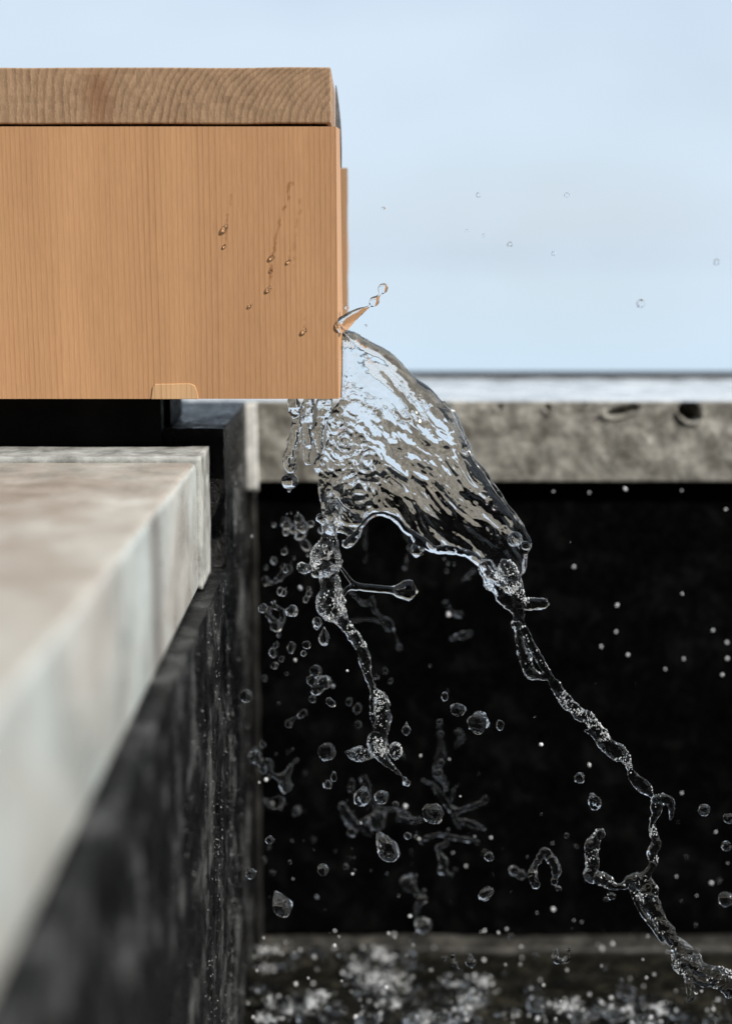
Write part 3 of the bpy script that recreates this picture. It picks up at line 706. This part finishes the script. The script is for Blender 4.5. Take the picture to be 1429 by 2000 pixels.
# dripping curtain under the spout's lower edge
dc = thing('water_drips', 'broken curtain of drips hanging from the underside of the spout end', 'water', P(600, 785))
zc = 0.845
for k, (pts) in enumerate([
    [(105, 515, 26), (120, 570, 30), (130, 620, 20), (118, 680, 24), (108, 740, 26), (88, 800, 22), (78, 840, 18), (100, 880, 18), (116, 850, 14)],
    [(190, 515, 30), (186, 580, 34), (176, 650, 24), (186, 730, 26), (180, 800, 16), (186, 850, 14)],
    [(262, 520, 40), (268, 580, 34), (248, 640, 30), (236, 700, 30), (244, 760, 26), (262, 800, 30), (240, 850, 26), (236, 890, 12)],
    [(140, 620, 10), (150, 700, 9), (128, 800, 8), (120, 880, 8)],
    [(262, 900, 18), (255, 980, 20), (262, 1040, 16), (282, 1090, 22), (285, 1150, 34)]]):
    E = Soup(); E.tube([(530 + x / 2.598, 580 + y / 2.598, r / 2.598, zc + 0.004 * k) for x, y, r in pts], 6, 0.8, 0.35, 50 + k)
    wput('drip', E.fuse('drip', 0.0005, disp_st(0.6, 6, 101 + k), 2), dc)

# ------------------------------------------------------------------ single drops
_drop_me = {}
def drop_mesh(seed, tear=0.0, sub=3, amp=0.08):
    k = (seed, round(tear, 1), sub, amp)
    if k in _drop_me: return _drop_me[k]
    bm = bmesh.new(); bmesh.ops.create_icosphere(bm, subdivisions=sub, radius=1)
    me = bpy.data.meshes.new('drop'); bm.to_mesh(me); bm.free()
    c = getco(me); n = c / np.linalg.norm(c, axis=1)[:, None]
    c = c * (1 + amp * vn(n * 1.4 + seed * 3.7, seed) + amp * 0.5 * vn(n * 3.5 + seed, seed + 9) + amp * 0.16 * vn(n * 9 + seed, seed + 5))[:, None]
    if tear:
        t = np.clip(c[:, 2], 0, 1.2); c[:, 0] *= 1 - 0.75 * tear * t; c[:, 1] *= 1 - 0.75 * tear * t; c[:, 2] *= 1 + 0.7 * tear * (c[:, 2] > 0)
    setco(me, c); me.shade_smooth(); me.materials.append(M_water); _drop_me[k] = me
    return me
def drop(px, py, r, z, label, ry=None, tear=0.0, rot=0.0, amp=0.14, group=None, seed=None, sub=4, name='water_drop'):
    sd_ = rng.randrange(12) if seed is None else seed
    o = bpy.data.objects.new(name, drop_mesh(sd_, tear, sub, amp)); COL.objects.link(o)
    o.location = P(px, py, z); k = z / F; o.scale = (r * k, r * k * 0.9, (ry or r) * k); o.rotation_euler = (0, R(rot), 0)
    o['label'] = label; o['category'] = 'water drop'; o['group'] = group or 'flying water drops'
    return o
zn = 0.826
named = [
 (481, 1359, 13.5, zn, 'round clear drop over the vertical corner joint, left of all the others'),
 (566, 940, 17, 0.835, 'dark round drop below the leftmost drip under the spout'),
 (594, 1112, 9, 0.834, 'drop touching the left side of the bubbly stream head'),
 (570, 1193, 12, 0.832, 'drop left of the narrowing neck of the left stream'),
 (514, 1188, 9, 0.845, 'faint drop at the upper left of the loose water clump'),
 (633, 1246, 11, zn, 'tear-shaped drop hanging just left of the left stream neck'),
 (599, 1259, 8, 0.832, 'small oval drop left of the tear-shaped one'),
 (593, 1276, 6, 0.836, 'tiny drop right beneath the small oval one left of the stream'),
 (868, 1360, 7, zn, 'small upright drop above the three drops in the middle gap'),
 (893, 1386, 15, zn, 'wide flattened drop upper left of the largest middle drop'),
 (933, 1412, 20, zn, 'largest round bubbly drop in the middle gap between the streams'),
 (976, 1416, 8, zn, 'small oval drop right of the largest middle drop'),
 (793, 1426, 9, zn, 'tear drop right of the thick foot of the left stream'),
 (639, 1468, 18, 0.838, 'soft round drop level with the foot of the left stream'),
 (652, 1517, 6, 0.83, 'slim upright drop below the soft round drop'),
 (640, 1532, 9, 0.85, 'blurred ring-like drop beneath the slim upright drop'),
 (707, 1556, 15, zn, 'sharp striped drop above the blurred clump of water'),
 (745, 1556, 14, 0.84, 'dim round drop right of the sharp striped one'),
 (846, 1588, 20, 0.833, 'dark round drop at the left of the star-shaped splash'),
 (756, 1658, 21, zn, 'big sharp tear-shaped drop in the lower middle, tilted left'),
 (796, 1632, 8, 0.83, 'small drop just right above the big tilted tear drop'),
 (630, 1699, 11, zn, 'crisp oval drop on the black wall above the spray'),
 (551, 1770, 20, 0.85, 'soft tear-shaped drop above the spray at lower left'),
 (490, 1706, 11, 0.835, 'drop overlapping the lower corner joint'),
 (527, 1641, 9, 0.83, 'bright drop right of the lower corner joint'),
 (949, 1745, 17, zn, 'slanting elongated drop in the lower middle right'),
 (955, 1673, 9, 0.832, 'faint round drop above the slanting elongated drop'),
 (1131, 1519, 10, zn, 'round drop with a bright underside left of the right stream bend'),
 (1160, 1566, 11, zn, 'tumbling double drop below the round bright-bellied drop'),
 (1374, 1581, 12, zn, 'upper round drop right of the broken right stream'),
 (1422, 1598, 10, zn, 'half-cut drop at the right picture edge, upper one'),
 (1417, 1652, 10, zn, 'middle drop at the right picture edge'),
 (1416, 1756, 16, zn, 'largest drop at the right picture edge, lowest of the three'),
 (677, 601, 4.5, zn, 'tiny drop by the corner above the water spike'),
 (748, 407, 4, zn, 'tiny dark drop in the sky close to the spout'),
 (934, 381, 5, 0.833, 'ring-like drop in the sky, left of a twin'),
 (1106, 381, 5, 0.835, 'ring-like drop in the sky, right of its twin'),
 (944, 460, 3.2, zn, 'speck-sized drop in the sky, lower of a close pair'),
 (911, 451, 3.0, 0.83, 'speck-sized drop in the sky, upper of a close pair'),
 (995, 477, 5, 0.87, 'pale blurred drop in the sky below the pair of specks'),
 (1250, 593, 8, 0.89, 'pale blurred drop low in the sky at right'),
 (1080, 495, 4, 0.86, 'very faint drop in the middle of the sky'),
 (714, 636, 2.5, zn, 'speck of water between the spike and the jet'),
 (1398, 512, 6, 0.90, 'very faint blurred drop near the right picture edge in the sky'),
]
shape = {4: {}, 5: dict(ry=15, tear=.7), 8: dict(ry=10), 9: dict(ry=13, amp=.2), 10: dict(ry=21, amp=.2), 11: dict(ry=11), 12: dict(ry=11, tear=.8), 14: dict(ry=10), 16: dict(ry=18, amp=.22), 18: dict(amp=.15),
         19: dict(ry=28, tear=.45, rot=-28, amp=.12), 21: dict(ry=13), 22: dict(ry=22, tear=.6, rot=-25), 25: dict(ry=11, rot=-40, amp=.15), 28: dict(ry=15, rot=-30, amp=.3), 0: dict(amp=.03), 1: dict(ry=16, amp=.05), 27: dict(ry=11), 32: dict(amp=.1), 34: dict(ry=3)}
for k, q in enumerate(named):
    drop(*q, seed=k % 12, **shape.get(k, {}))

# irregular detached clumps behind the focus: each one piece of water
def far(z): return z if z < 0.836 else 0.826 + (z - 0.826) * 2.3
def clump(label, tubes, balls=(), voxel=0.0006, amp=0.8, name='water_clump', l=6, cat='water clump'):
    s_ = Soup(); tubes = [[(q[0], q[1], q[2], far(q[3])) for q in t] for t in tubes]; balls = [(*b[:3], far(b[3])) for b in balls]
    for k, t in enumerate(tubes):
        thin = []
        for i, q in enumerate(t):
            thin.append((q[0], q[1], q[2] * (rng.uniform(0.25, 1.15) if len(t) > 2 else 0.9), q[3]))
            if len(t) > 2 and rng.random() < 0.45:
                s_.ball(q[0] + rng.uniform(-.2, .2) * q[2], q[1] + rng.uniform(-.2, .2) * q[2], q[2] * rng.uniform(0.75, 1.3), q[3], q[2] * rng.uniform(0.75, 1.3))
                if i + 1 < len(t):
                    n_ = t[i + 1]; f_ = rng.uniform(.3, .7); s_.ball(q[0] + (n_[0] - q[0]) * f_, q[1] + (n_[1] - q[1]) * f_, rng.uniform(0.6, 1.0) * min(q[2], n_[2]), q[3])
        s_.tube(thin, 5, 0.8, 0.3, 200 + k)
    for b in balls: s_.ball(*b)
    me = s_.fuse(name, voxel, disp_st(amp, l, 301), 2)
    c = getco(me); o_ = c.mean(0); setco(me, c - o_)
    return put(name, me, M_water, label=label, cat=cat, loc=tuple(o_), group='loose pieces of splash water')
def s7(pts, z): return [(430 + x / 2.858, 1500 + y / 2.858, r / 2.858, z) for x, y, r in pts]
def q5(pts, z): return [(450 + x / 3.1756, 1000 + y / 3.1756, r / 3.1756, z) for x, y, r in pts]
zb_ = 0.87
clump('blurred triangular water clump left of the left stream neck', [q5([(205, 600, 24), (245, 650, 26), (280, 700, 34)], .85), q5([(285, 590, 22), (330, 620, 24), (320, 680, 22), (290, 705, 26)], .85), q5([(270, 560, 12), (275, 590, 12), (240, 600, 16)], .85)])
clump('knot of round droplets left of the thinning left stream', [], [(450 + x / 3.1756, 1000 + y / 3.1756, r / 3.1756, .842) for x, y, r in ((530, 985, 40), (505, 1045, 34), (585, 1055, 46), (530, 1105, 34), (510, 1160, 24), (555, 1090, 30))])
clump('short chain of droplets just below the knot of round droplets', [q5([(605, 1165, 26), (640, 1195, 28)], .832)])
clump('slanting faint droplet chain left of the stream foot', [q5([(360, 1310, 22), (400, 1275, 18), (440, 1260, 22), (465, 1240, 24)], .855)])
clump('branching water chain beside the corner joint', [q5([(150, 1515, 44), (190, 1560, 20), (235, 1560, 38), (260, 1620, 24), (310, 1645, 24), (350, 1630, 30), (385, 1560, 24), (420, 1535, 24)], .862), q5([(345, 1640, 20), (345, 1700, 40), (385, 1690, 22)], .862), q5([(190, 1590, 16), (210, 1615, 18)], .862)])
clump('dim ring-shaped drop below the branching water chain', [q5([(235, 1800, 14), (260, 1840, 14), (310, 1830, 14), (330, 1790, 14), (290, 1765, 14), (245, 1785, 14)], .87)])
clump('faint arc of water right of the left stream neck', [q5([(735, 480, 14), (790, 540, 16), (840, 570, 22), (880, 540, 16), (890, 600, 16), (930, 650, 16), (990, 680, 20), (1015, 740, 16), (1045, 840, 18)], .868), q5([(760, 675, 12), (850, 665, 12), (930, 680, 14), (990, 725, 18)], .868)], amp=.5)
clump('bright drops cluster upper left, under the drips', [], [(450 + x / 3.1756, 1000 + y / 3.1756, r / 3.1756, .852) for x, y, r in ((350, 85, 32), (345, 130, 22), (425, 45, 34), (445, 95, 42), (500, 75, 22))])
clump('small slanted splash under the upper left drops cluster', [q5([(225, 430, 30), (260, 445, 18), (310, 400, 22), (370, 350, 20), (330, 340, 22)], .865)])
clump('middle of three blurred water curls left of the upper right stream', [[(870, 1178, 7, .88), (880, 1196, 9, .88), (900, 1200, 7, .88)]])
clump('lowest of three blurred water curls left of the upper right stream', [[(884, 1246, 6, .88), (905, 1240, 8, .88), (920, 1236, 5, .88)]])
clump('topmost of three blurred water curls left of the upper right stream', [[(902, 1136, 6, .88), (915, 1122, 9, .88), (925, 1114, 5, .88)]])
clump('broad blurred water clump below the striped drop', [s7([(690, 220, 30), (720, 280, 36), (760, 330, 30), (800, 300, 34), (870, 290, 48), (900, 240, 26), (840, 180, 22), (800, 50, 20), (830, 100, 18)], .875), s7([(735, 70, 16), (730, 130, 18)], .875), s7([(800, 320, 30), (830, 370, 24)], .875), s7([(900, 230, 20), (960, 235, 16), (1020, 250, 22), (1070, 290, 20), (1110, 290, 24)], .875)], amp=1.2, l=8)
clump('star-shaped blurred splash in the middle with arms pointing out', [s7([(1130, 70, 10), (1180, 90, 12), (1220, 140, 18), (1260, 200, 20), (1300, 250, 30), (1330, 330, 14)], .872), s7([(1290, 240, 24), (1360, 230, 14), (1429, 205, 16), (1480, 180, 22)], .872), s7([(1330, 290, 14), (1390, 310, 24), (1450, 330, 14), (1480, 345, 8)], .872), s7([(1120, 420, 12), (1150, 390, 14), (1220, 370, 16), (1290, 385, 14), (1380, 400, 16), (1440, 415, 10)], .872), s7([(1270, 330, 14), (1260, 420, 14), (1215, 440, 16), (1245, 520, 20), (1245, 570, 28), (1290, 600, 16), (1310, 550, 18)], .872), s7([(1210, 20, 16), (1240, 60, 14), (1260, 100, 12)], .872), s7([(1330, 90, 8), (1300, 130, 10), (1290, 180, 10)], .872)], amp=1.0, l=7)
clump('loose vertical droplet string above the star-shaped splash', [[(860, 1410, 5, .89), (862, 1450, 4, .89), (860, 1480, 9, .89), (854, 1510, 8, .89), (868, 1530, 5, .89)]], amp=1)
clump('small blurred curl right of the loose droplet string', [[(893, 1455, 5, .885), (902, 1440, 6, .885), (893, 1428, 5, .885)]], amp=1)
clump('beaded vertical water string reaching the ledge at lower middle', [s7([(1065, 460, 7), (1068, 580, 8), (1045, 640, 44), (1090, 690, 16), (1130, 730, 22), (1095, 770, 22), (1100, 820, 26), (1095, 880, 16), (1140, 880, 40), (1100, 920, 20), (1070, 960, 14)], .885)], amp=1)
clump('inverted V of clear water left of the broken right stream', [[(900 + x / 2.7, 1500 + y / 2.7, r / 2.7, .835) for x, y, r in ((395, 625, 22), (375, 560, 26), (400, 490, 24), (440, 435, 32), (475, 480, 28), (500, 540, 26), (490, 590, 24))], [(1090, 1734, 8, .835), (1089, 1736, 8, .835)]], amp=.7)
clump('two faint droplets left of the inverted V', [[(1000, 1692, 8, .86), (1004, 1700, 8, .86), (1018, 1708, 10, .86)]])
clump('hollow square drop hanging over the stone ledge', [[(900 + x / 2.7, 1500 + y / 2.7, r / 2.7, .84) for x, y, r in ((500, 960, 12), (500, 1010, 20), (535, 1020, 20), (562, 1010, 16), (565, 960, 10))]], amp=.5)
clump('crisp vertical drip over the foam, left of its twin', [[(884, 1866, 5, .835), (886, 1880, 7, .835), (896, 1892, 6, .835)]], amp=.4)
clump('crisp vertical drip over the foam, right of its twin', [[(918, 1864, 5, .835), (920, 1878, 9, .835), (921, 1890, 4, .835)]], amp=.4)
clump('faint water streak under the left arch of the sheet rim', [[(710, 1030, 5, .885), (712, 1060, 5, .885), (716, 1080, 4, .885), (712, 1098, 4, .885)]], amp=.6)
clump('faint water streak below the middle of the sheet rim', [[(790, 1040, 4, .885), (800, 1070, 4, .885), (790, 1110, 5, .885)]], amp=.6)

# small drops that nothing but their region tells apart
ORD = 'first second third fourth fifth sixth seventh eighth ninth tenth eleventh twelfth thirteenth fourteenth fifteenth sixteenth seventeenth eighteenth nineteenth twentieth'.split()
ORD += ['twenty-' + q for q in ORD[:9]] + ['thirtieth']
ORD += ['thirty-' + q for q in ORD[:9]]
REG = [(575, 'beside the foot of the corner joint'), (690, 'below the left stream'), (810, 'below the big tilted tear drop'), (1010, 'below the star-shaped splash'),
       (1130, 'below the inverted V'), (1280, 'below the fork of the right stream'), (9999, 'around the right stream foot')]
def many(n, fn, label, group, seed):
    r_ = random.Random(seed); cnt = {}
    its = sorted((fn(r_) for k in range(n)), key=lambda q: q[1])
    for k, (px, py, rr, z) in enumerate(its):
        lb_ = ORD[k] + ' from top of the ' + label if n <= 30 else ''
        if n > 30:
            reg = next(nm for lim, nm in REG if px < lim); cnt[reg] = cnt.get(reg, 0) + 1
            lb_ = ORD[cnt[reg] - 1] + ' from top of the spray droplets ' + reg
        o = drop(px, py, rr, far(z) if z < 0.9 else z, lb_, group=group, seed=r_.randrange(12), sub=2, amp=r_.uniform(0.05, 0.25), ry=rr * r_.uniform(0.9, 1.5), rot=r_.uniform(-40, 40))
        if rr < 4.2 and (n > 30 or z > 0.93 or r_.random() < 0.25):
            key = o.data.name + '_aer'  # whitened copy paints glints on the smallest drops
            if key not in bpy.data.meshes:
                m2 = o.data.copy(); m2.name = key; m2.materials[0] = M_aer
            o.data = bpy.data.meshes[key]
fixed = lambda lst: (lambda it: (lambda r_: next(it)))(iter(lst))
l1 = [(1204, 1182, 5, .95), (1331, 1160, 4, .95), (1225, 1279, 5, .95), (1202, 1234, 4, .97), (1173, 1263, 4, .97), (1334, 1287, 4, .97), (1409, 1318, 5, .95), (1419, 1286, 5, .97), (1391, 1231, 4, .97), (1298, 1307, 3.5, .97), (1220, 955, 5, .95), (1113, 1058, 2.5, .84), (1416, 995, 4, .95), (1120, 1107, 4, .97), (1418, 1255, 5, .98), (1162, 1335, 2, .84), (1241, 1334, 1.8, .84), (1080, 960, 3, .96), (1150, 962, 3, .97), (1330, 958, 3, .97)]
l1 = [(a, b, c * 0.62, d) for a, b, c, d in l1]
many(len(l1), fixed(l1), 'pale blurred droplets right of the long right stream', 'pale droplets at right', 1)
l2 = [(539, 1260, 6, .845), (533, 1275, 9, .845), (550, 1287, 6, .85), (536, 1300, 8, .845), (560, 1316, 4, .85), (517, 1325, 6, .87), (569, 1265, 9, .85), (620, 1215, 10, .84), (618, 1222, 6, .84), (604, 1160, 7, .845), (603, 1150, 5, .85), (545, 1240, 4, .86), (548, 1155, 8, .85), (555, 1158, 6, .84), (535, 1095, 7, .87), (574, 1090, 3, .86), (576, 1290, 3, .86), (545, 1374, 3, .86), (678, 1310, 2.5, .84), (697, 1265, 3, .9), (513, 1454, 6, .87), (650, 1340, 4, .86), (520, 1108, 4, .87), (586, 1148, 4, .86), (598, 1170, 6, .85), (492, 1048, 3, .87), (535, 1025, 5, .86)]
many(len(l2), fixed(l2), 'small droplets between the corner joint and the left stream', 'droplets left of the left stream', 2)
l3 = [(752, 1310, 5, .9), (762, 1330, 5, .9), (735, 1322, 5, .9), (698, 1384, 9, .9), (682, 1370, 6, .9), (699, 1415, 8, .86), (858, 1410, 6, .9), (860, 1432, 6, .9), (893, 1430, 5, .9), (860, 1490, 7, .9), (855, 1510, 8, .9), (870, 1540, 5, .9), (873, 1350, 3, .86), (872, 1115, 4, .87), (874, 1100, 4, .87), (886, 1101, 3, .87), (915, 1126, 6, .88), (867, 1090, 3, .87), (1056, 1454, 4, .84), (1044, 1400, 2, .84), (1056, 1590, 2.5, .84), (1150, 1494, 3, .86), (875, 1200, 4, .88), (840, 1300, 3, .9)]
many(len(l3), fixed(l3), 'small droplets in the gap between the two streams', 'droplets between the streams', 3)
def spray(x0, x1, y0, y1, r0, r1, z0, z1):
    return lambda r_: (r_.uniform(x0, x1), r_.uniform(y0, y1), r0 * 0.8 + (r1 * 1.25 - r0 * 0.8) * r_.random() ** 2.5, r_.uniform(z0, z1))
many(34 - 6, spray(548, 655, 955, 1150, 2.0, 9, .84, .885), 'droplets under the drips, around the head of the left stream', 'droplets under the drips', 11)
many(30, spray(675, 965, 1470, 1720, 2.0, 8, .845, .93), 'droplets scattered around the star-shaped splash', 'droplets round the star-shaped splash', 12)
many(24, spray(492, 600, 1440, 1620, 2.0, 7, .845, .90), 'droplets around the branching chain by the corner joint', 'droplets by the branching chain', 13)
many(26, spray(510, 860, 1620, 1830, 1.5, 4.5, .84, .98), 'tiny droplets above the ledge, left of the beaded string', 'droplets above the ledge at left', 4)
many(24, spray(880, 1200, 1620, 1830, 1.5, 4.5, .84, .98), 'tiny droplets between the beaded string and right stream foot', 'droplets above the ledge in the middle', 5)
many(12, spray(1320, 1425, 1480, 1830, 1.5, 4, .84, .98), 'tiny droplets right of the right stream foot', 'droplets above the ledge at right', 6)
many(70, spray(482, 1010, 1820, 1995, 2.0, 5.0, .90, 1.06), 'tiny round droplet bouncing above the foam on the left half of the floor', 'spray over the left floor', 7)
many(60, spray(1010, 1425, 1825, 1995, 2.0, 5.0, .90, 1.06), 'tiny round droplet bouncing above the floor on its right half', 'spray over the right floor', 8)

# beads on the wooden front board
M_bead = water_mat('bead_water', 0.08); M_bead.node_tree.nodes['Principled BSDF'].inputs['Specular IOR Level'].default_value = 1.0
bead_me = drop_mesh(3, 0.0, 3, 0.05).copy(); bead_me.materials[0] = M_bead
for px, py, r_, ry, lb_ in [(440, 446, 5.5, 8, 'largest water bead on the wood, top of the left pair'), (440, 480, 3.2, 4, 'small bead under the largest bead on the wood'), (532, 502, 4.5, 5, 'upper bead at the end of the long wet run'),
    (565, 510, 3.6, 4, 'bead on the wood right of the long wet run'), (531, 527, 2.8, 4.5, 'thin bead in the middle of the long wet run'), (526, 564, 4.6, 5.5, 'lowest bead of the long wet run'), (490, 596, 3.6, 3.8, 'single bead left below the long wet run'), (595, 646, 4.6, 6, 'lowest bead on the wood, nearest its right edge')]:
    o = bpy.data.objects.new('water_bead', bead_me); COL.objects.link(o)
    p = PD(px, py, 0); k = 0.82 / F; o.location = (p.x, -0.0002, p.z); o.scale = (r_ * k * 1.0, r_ * k * 1.3, ry * k); o.rotation_euler = (0, R(22), 0)
    o['label'] = lb_; o['category'] = 'water bead'; o['group'] = 'water beads on the spout'

# ------------------------------------------------------------------ churned water on the floor
def foam_soup(cs, n, seed):
    r_ = random.Random(seed); s_ = Soup()
    sub_ = []
    for k in range(46):
        cx, cy, sx_, sy_, w_ = r_.choices(cs, [c[4] for c in cs])[0]
        sub_.append((r_.gauss(cx, sx_ * 1.1), r_.gauss(cy, sy_ * 1.1), r_.uniform(4, 15), r_.uniform(3, 9), r_.uniform(.2, 1) ** 2))
    for k in range(n):
        if r_.random() < 0.88:
            cx, cy, sx_, sy_, w_ = r_.choices(sub_, [c[4] for c in sub_])[0]
        else:
            cx, cy, sx_, sy_, w_ = r_.choices(cs, [c[4] for c in cs])[0]
        px = r_.gauss(cx, sx_); py = r_.gauss(cy, sy_)
        if px < 500 or px > 1500 or py < 1846: continue
        r = ray(px, py); zf_ = (z_floor - CAM.z) / r.z                 # camera depth where the ray meets the floor
        h = abs(r_.gauss(0, 0.012)); rr = (0.00016 + 0.0013 * r_.random() ** 8) * F / zf_
        s_.ball(px, py, rr, zf_ - h * 1.5, sub=1)
    return s_
cs = [(545, 1970, 32, 16, 1.3), (625, 1965, 14, 12, .5), (725, 1868, 22, 16, 1.0), (710, 1915, 18, 22, .9), (765, 1950, 24, 22, 1.0), (900, 1940, 26, 22, 1.3), (840, 1985, 40, 12, 1.0), (690, 1995, 90, 10, .6), (520, 1890, 22, 20, .4), (1190, 1975, 60, 18, 1.4), (1330, 1985, 60, 14, 1.0), (650, 1845, 30, 6, .4), (770, 1840, 40, 6, .3), (920, 1925, 25, 22, .7), (1060, 1975, 50, 16, .6)]
ch = Soup(); r_ = random.Random(9)
for cx, cy, sx_, sy_, w_ in cs:
    for k in range(int(16 * w_)):
        px = r_.gauss(cx, sx_ * 1.3); py = max(1862, r_.gauss(cy, sy_)); r = ray(px, py); zf_ = (z_floor - CAM.z) / r.z
        q_ = r_.uniform(0.002, 0.0075) * F / zf_; ch.ball(px, py, q_, zf_ - abs(r_.gauss(0, 0.008)), q_ * r_.uniform(.3, .9), sub=2)
me = ch.fuse('churning_water', 0.0008, disp_st(4.5, 11, 501), 1)
put('churning_water', me, M_water, label='churning clear water splashing up from the dark floor', cat='water', kind='stuff')
me = foam_soup(cs, 5200, 5).raw('splash_foam'); me.shade_smooth()
put('splash_foam', me, M_foam_glint, label='white foam and spray where the falling water hits the dark floor', cat='foam', kind='stuff')

# fine droplets clinging to the wet side wall, whitened to paint their glitter
g = np.random.default_rng(77); dr = Soup()
bm = bmesh.new(); bmesh.ops.create_icosphere(bm, subdivisions=1, radius=1)
B_ = np.array([tuple(v.co) for v in bm.verts]); Fb = [tuple(v.index for v in f.verts) for f in bm.faces]; bm.free()
for k in range(2600):
    y_ = 0.02 + g.normal() * 0.10; zz_ = g.uniform(z_floor, z_sb - 0.002)
    if not -0.45 < y_ < 0.19: continue
    if vn(np.array([[1.0, y_ * 30, zz_ * 22]]), 88)[0] < -0.15: continue
    r = 0.00008 + 0.00022 * g.random() ** 3
    dr.add(np.array([XW + 0.0004, y_, zz_]) + B_ * r * np.array([0.8, 1, g.uniform(1, 2.2)]), Fb)
for k in range(260):
    y_ = g.uniform(0.037, 0.19); zz_ = g.uniform(z_sb, z_top - 0.001); r = 0.0001 + 0.0002 * g.random() ** 2
    dr.add(np.array([XW + 0.0003, y_, zz_]) + B_ * r * np.array([0.8, 1, g.uniform(1, 3)]), Fb)
me = dr.raw('clinging_droplets'); me.shade_smooth()
put('clinging_droplets', me, M_aer, label='fine droplets with painted glitter clinging to the black side wall', cat='droplets', kind='stuff')
